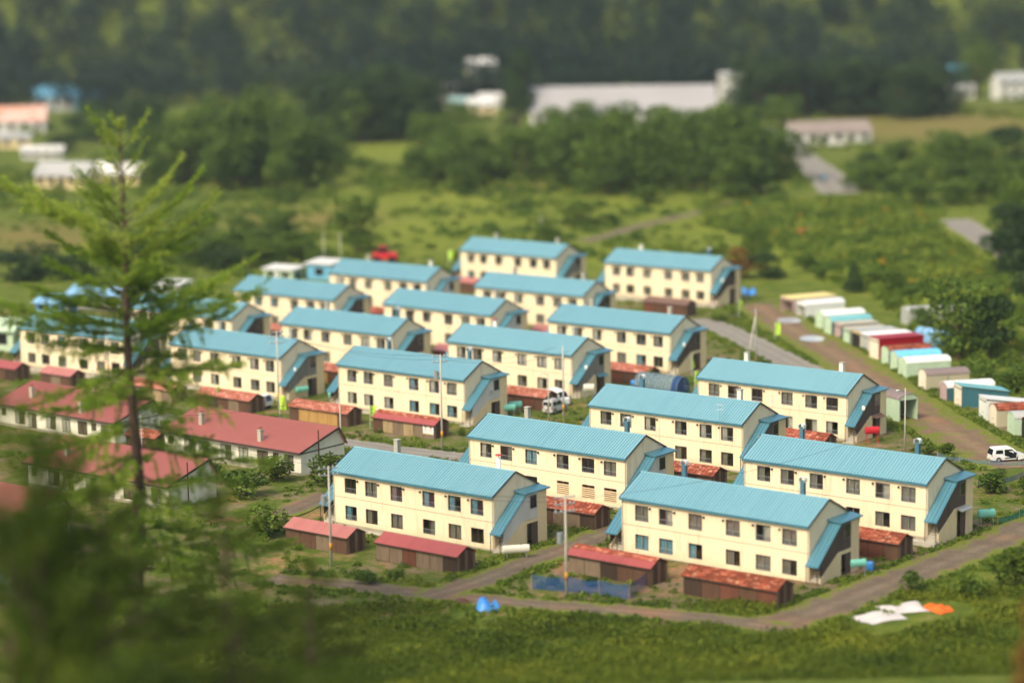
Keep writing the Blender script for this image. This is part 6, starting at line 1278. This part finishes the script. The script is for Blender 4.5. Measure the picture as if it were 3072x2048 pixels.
# shrubs by the houses
SHRUBS = [(-5.9, 279.6, 1.6, 1.5), (-3.9, 277.5, 1.5, 1.4), (-38.2, 279.5, 2.4, 2.4), (-33.0, 260.0, 5.0, 3.4), (-19.5, 255.0, 6.5, 4.0), (-15.6, 249.0, 5.5, 4.0), (17.2, 309.0, 1.6, 3.2), (46.5, 262.0, 2.6, 1.8), (47.6, 243.0, 4.2, 2.8), (44.0, 246.5, 3.0, 2.2), (51.0, 240.0, 4.0, 3.0), (33.6, 206.0, 3.2, 2.4), (38.0, 204.0, 4.0, 3.0), (43.0, 207.5, 6.5, 3.8), (-13.0, 213.0, 3.2, 1.6), (-10.5, 215.0, 2.4, 1.3), (-25.0, 257.5, 5.6, 3.4), (-28.0, 250.0, 6.4, 3.8), (-24.0, 232.0, 6.0, 4.0), (6.5, 210.4, 2.4, 1.0), (3.2, 211.3, 2.0, 1.0), (30.5, 363.0, 4.0, 2.2), (44.6, 262.5, 2.2, 1.2)]
SHL = ['leafy shrub at the foot of the banded pole by the poster shed', 'shrub with white flowers near the poster-shed pole', 'young broad-leaved shrub by the lamp gable of the left red row house', 'dense shrub below the gable of the lower red row house', 'large shrub before the long red row house, near its right end', 'large shrub at the right end of the long red row house', 'slim pointed shrub beside the net tunnel',
       'low shrub by the dirt yard', 'big round shrub beside the right block and nets', 'shrub behind the right-hand block stair', 'shrub at the right edge among blue nets', 'dark shrub behind the orange sheet', 'dark shrub right of the orange sheet', 'large dark shrub at the right edge below the dirt road', 'low shrub beside the plain red-roofed shed', 'second low shrub before the plain red-roofed shed', 'shrub under the windows of the long red row house', 'shrub left of the white and red canopy', 'shrub left of the block nearest the larch', 'green bed inside the blue garden net', 'second green bed inside the blue garden net', 'low dark bush on the bend of the grey road', 'bed of leafy plants by the street lamp in the yard']
BUSH = [crown_mesh('foliage', 'bush', m, 700, 70 + i) for i, m in enumerate(('leaf_mid', 'leaf_near', 'leaf_mid'))]
STEM = MB().tube([(0, 0, -.1), (.02, 0, .5)], [.03, .015], 6).mesh('stem', 'bark')
for i, ((x, y, w, h), lb) in enumerate(zip(SHRUBS, SHL)):
    r = thing('shrub', lb, 'shrub', (x, y, gz(x, y)), i * 1.3, 'garden shrubs'); new_obj('foliage', BUSH[i % 3], r, None, None, (w, w, h)); new_obj('stem', STEM, r, None, None, (w, w, h))

# ------------------------------------------------------------------ larches
def lerp_tab(tab, z):
    for (z0, v0), (z1, v1) in zip(tab[:-1], tab[1:]):
        if z0 >= z >= z1: t = (z0 - z) / (z0 - z1); return v0 + (v1 - v0) * t
    return tab[-1][1] if z < tab[-1][0] else tab[0][1]
# by depth under the tip: limb length, angle of rise, droop
LEN = [(0, .8), (-2, 3.0), (-4, 4.2), (-6.5, 5.6), (-9, 7.0), (-11, 7.6), (-13, 8.2), (-15, 8.0), (-17, 6.8), (-19, 6.4), (-21, 7.0), (-24, 8.2), (-28, 9.6), (-34, 10.5), (-42, 10.0)]
ANG = [(0, 62), (-3, 46), (-6, 34), (-9, 26), (-12, 18), (-14, 10), (-17, 0), (-20, -6), (-24, -4), (-31, 0), (-42, 0)]
DROOP = [(0, .0), (-6, .0), (-11, .04), (-16, .16), (-20, .28), (-28, .24), (-42, .2)]
class Larch:
    def __init__(s, spine, seed, mat):
        s.spine = [Vector(p) for p in spine]; s.rnd = random.Random(seed); s.P = []; s.D = []; s.T = []; s.S = []; s.limbs = []; s.mat = mat; s.zt = s.spine[0].z
    def at(s, z):
        for a, b in zip(s.spine[:-1], s.spine[1:]):
            if a.z >= z >= b.z: return a.lerp(b, (a.z - z) / (a.z - b.z))
        return s.spine[-1] if z < s.spine[-1].z else s.spine[0]
    def tufts(s, q, d, L, tone, dens, size):
        r = s.rnd; m = max(3, int(L / .13 * dens))
        for k in range(m):
            t = (k + r.random()) / m; s.P.append(q + d * L * t + Vector((r.gauss(0, .05), r.gauss(0, .05), r.gauss(0, .05) - .1 * L * t * t))); s.D.append(d)
            s.T.append(min(1, max(0, tone + r.uniform(-.15, .3) + .25 * (t > .75)))); s.S.append(r.uniform(.17, .34) * size)
    def branch(s, z, az, ln, ang, droop, dens=1.0, size=1.0):
        r = s.rnd; p0 = s.at(z); hd = Vector((math.cos(az), math.sin(az), 0)); side = Vector((-hd.y, hd.x, 0)); el = RAD(ang); n = 9; pts = []; bend = r.uniform(-.25, .25)
        for k in range(n):
            t = k / (n - 1); pts.append(p0 + (hd * math.cos(el) + Vector((0, 0, math.sin(el)))) * ln * t + side * bend * ln * t * t * .5 + Vector((0, 0, (-droop * t * t + .1 * t ** 4) * ln)))
        r0 = .03 + .009 * ln; b = MB().tube(pts, [r0 * (1 - .85 * k / (n - 1)) for k in range(n)], 5)
        warm = r.uniform(.05, .55) + (.25 if z > s.zt - 11 else 0); nb = int(ln * 2.9 * dens) + 5
        for k in range(nb):
            t = .1 + .9 * (k + r.random() * .7) / nb; i = min(n - 2, int(t * (n - 1))); q = pts[i].lerp(pts[i + 1], t * (n - 1) - i); sd = 1 if k % 2 else -1
            fd = (pts[i + 1] - pts[i]).normalized(); L = (ln * r.uniform(.12, .4) * (1.12 - .75 * t) + .3) * (1.0 if z < s.zt - 8 else .8)
            hang = r.random() < (.22 if z < s.zt - 14 else .02)
            d = (fd * r.uniform(.6, 1.1) + side * sd * r.uniform(.35, .95) + Vector((0, 0, r.uniform(-.15, .34)))).normalized() if not hang else (fd * .2 + Vector((0, 0, -1)) + side * r.uniform(-.25, .25)).normalized()
            if hang: L *= .7
            b.tube([q, q + d * L + Vector((0, 0, -.1 * L))], [.02, .005], 4); s.tufts(q, d, L, warm, dens, size)
            if L > 1.1:
                for j in range(int(L * 1.6)):
                    q2 = q + d * L * r.uniform(.2, .95); d2 = (d * .8 + side * r.uniform(-.8, .8) + Vector((0, 0, r.uniform(-.35, .3)))).normalized(); s.tufts(q2, d2, L * r.uniform(.2, .42), warm, dens, size)
        for k in range(2, n - 1): s.tufts(pts[k], (pts[k + 1] - pts[k]).normalized(), (pts[k + 1] - pts[k]).length, warm, .6 * dens, size)
        s.limbs.append(b)
    def meshes(s, K=7):
        P = np.array([tuple(p) for p in s.P]); D = np.array([tuple(p) for p in s.D]); S = np.array(s.S); T = np.array(s.T); nt = len(P); rg = np.random.default_rng(8)
        Pn = np.repeat(P, K, 0); Dn = np.repeat(D, K, 0) * .6 + rg.normal(size=(nt * K, 3)) * .55; Dn /= np.linalg.norm(Dn, axis=1, keepdims=True)
        Sd = np.cross(Dn, rg.normal(size=(nt * K, 3))); Sd /= np.linalg.norm(Sd, axis=1, keepdims=True); Ln = np.repeat(S, K)[:, None] * rg.uniform(.7, 1.25, (nt * K, 1))
        w = Ln * .12
        V = np.stack([Pn - Sd * w, Pn + Sd * w, Pn + Dn * Ln], 1).reshape(-1, 3)
        print('larch tufts', nt, 'limbs', len(s.limbs))
        return [b.mesh('branch', 'bark') for b in s.limbs], np_mesh('needles', V, np.arange(3 * nt * K).reshape(-1, 3), s.mat, {'tint': ('FACE', np.repeat(T, K))})
lx, ly = LARCH[-1][0], LARCH[-1][1]; lz = gz(lx, ly); off = Vector((lx, ly, lz))
larch = thing('larch_tree', 'tall larch with layered needle branches standing in the left foreground', 'tree', (lx, ly, lz))
big = Larch([Vector(p) - off for p in LARCH if p[2] > lz + 2] + [Vector((0, 0, -.5))], 12, 'needle'); zt = big.zt
prof = [(0, .04), (-4, .11), (-8, .17), (-11.5, .22), (-15, .27), (-19, .33), (-23, .38), (-27, .42), (-31, .46), (-36, .5)]
part('trunk', larch, MB().tube([big.at(zt + q) for q, r in prof if zt + q > 1] + [Vector((0, 0, -.5))], [r for q, r in prof if zt + q > 1] + [.65], 10), 'bark', True)
S_ = 190 / 160.0; q = -.5; az = .4
while q > -35:
    for k in range(2 if q > -5 else 3 if q < -16 or q > -8 else 4):
        az += 2.4 + big.rnd.uniform(-.6, .6)
        big.branch(zt + (q + big.rnd.uniform(-.4, .4)) * S_, az, lerp_tab(LEN, q) * big.rnd.uniform(.5, 1.05) * S_, lerp_tab(ANG, q) + big.rnd.uniform(-10, 10), lerp_tab(DROOP, q), .6 if q > -5 else .75 if q > -9 else 1.1 if q > -16 else .95)
    q -= 1.3 if q > -5 else big.rnd.uniform(1.0, 1.5) if q > -15 else big.rnd.uniform(1.2, 2.0)
# long limbs that give the crown its outline
for (q, a_, ln, an, dr) in ((-1.7, 2.8, 3.4, 46, 0), (-1.6, .3, 3.0, 48, 0), (-7.6, 3.05, 9.2, 25, .02), (-6.4, .15, 5.4, 44, 0), (-8.0, .1, 6.4, 40, .0), (-9, .3, 6.8, 30, .0), (-13.0, 3.2, 9.2, 9, .05), (-13.2, -.1, 9.2, 14, .05), (-12.4, .12, 8.2, 20, .04), (-14.0, .05, 6.8, 14, .1), (-13.6, 2.9, 8.2, 6, .08), (-16.2, 3.3, 6.8, -4, .3), (-16.6, -.2, 6.4, 4, .5), (-20, 2.6, 8, -8, .2), (-21, .2, 9, -10, .1)):
    big.branch(zt + q * S_, a_, ln * S_, an, dr, .95)
bm_, nm_ = big.meshes()
for m in bm_: new_obj('branch', m, larch)
o = new_obj('needles', nm_, larch); o['kind'] = 'stuff'

# ------------------------------------------------------------------ trees on the near slope, out of focus
young = Larch([(0, 0, 14.5), (.1, 0, 9), (0, 0, 4), (0, 0, -.4)], 31, 'leaf_near'); q = -.3; az = 1.0
while q > -13.2:
    for k in range(3):
        az += 2.4 + young.rnd.uniform(-.6, .6); young.branch(14.5 + q, az, (1.2 + 5.2 * min(1, -q / 9)) * young.rnd.uniform(.6, 1.1), 30 + q * 2.6 + young.rnd.uniform(-8, 8), .1, .46, 1.5)
    q -= young.rnd.uniform(.9, 1.4)
yb, yn = young.meshes(6); YT = MB().tube([(0, 0, -.4), (0, 0, 7), (.1, 0, 14.4)], [.3, .2, .04], 8).mesh('trunk', 'bark')
YOUNG = [(-21.5, 126, 1.0, 'feathery young larch left of the tall larch foot, out of focus'), (-15.6, 130, .98, 'feathery young larch right of the tall larch foot, out of focus'), (-27.5, 138, .95, 'feathery young larch near the lower left corner, out of focus'), (-11.8, 138, .72, 'small blurred larch stepping down to the meadow'), (-18.5, 108, .82, 'blurred larch low in the bottom left, nearest the viewer'), (-13.0, 112, .6, 'blurred little larch at the bottom, left of the meadow'), (-24.0, 150, .9, 'blurred larch right behind the tall larch trunk'), (-23.5, 112, .9, 'blurred larch at the very bottom left corner')]
for i, (x, y, s_, lb) in enumerate(YOUNG):
    r = thing('larch_tree', lb, 'tree', (x, y, gz(x, y) - .2), i * 1.9, 'young larches on the near slope'); r.scale = (s_, s_, s_)
    new_obj('trunk', YT, r)
    for m in yb: new_obj('branch', m, r)
    o = new_obj('needles', yn, r); o['kind'] = 'stuff'
NEAR = [(-20.8, 105, 18.5, 6.5, 'round', 'broad-leaved tree close by at the left edge, far out of focus'), (-16.5, 102, 6.0, 8.0, 'round', 'dark bushy tree along the bottom left edge'), (-9.5, 116, 5.6, 7.0, 'round', 'low dark tree at the bottom, left of the meadow'), (26.0, 122, 8.0, 2.4, 'rust', 'reddish twiggy tree at the lower right edge, out of focus')]
NC = [crown_mesh('crown', 'round', 'leaf_near', 1500 if i == 0 else 3600, 90 + i) for i in range(3)]; NR = crown_mesh('crown', 'tall', 'leaf_rust', 420, 95)
for i, (x, y, h, w, kind, lb) in enumerate(NEAR):
    r = thing('tree', lb, 'tree', (x, y, gz(x, y) - .2), i * 2.1)
    new_obj('crown', NR if kind == 'rust' else NC[i % 3], r, (0, 0, .1 * h), None, (w, w, h * .95)); new_obj('trunk', TR['round'][i % 3], r, None, None, (w, w, h))

# ------------------------------------------------------------------ air
hz = bpy.data.materials.new('haze'); hz.use_nodes = True; hn = hz.node_tree; hn.nodes.clear()
ho = hn.nodes.new('ShaderNodeOutputMaterial'); hv = hn.nodes.new('ShaderNodeVolumePrincipled')
hv.inputs['Color'].default_value = (.80, .88, .95, 1); hv.inputs['Density'].default_value = HAZE; hv.inputs['Anisotropy'].default_value = .2
hn.links.new(hv.outputs[0], ho.inputs['Volume']); MAT['haze'] = hz
if HAZE > 0:
    zmin = float(gverts[:, 2].min()) - 3; zmax = float(gverts[:, 2].max()) + 30
    o = new_obj('haze', MB().box(-1650, 1650, -350, 2250, zmin, zmax).mesh('haze', 'haze')); o['kind'] = 'stuff'
print('objects', len(bpy.data.objects), 'triangles', sum(len(m.polygons) for m in bpy.data.meshes))
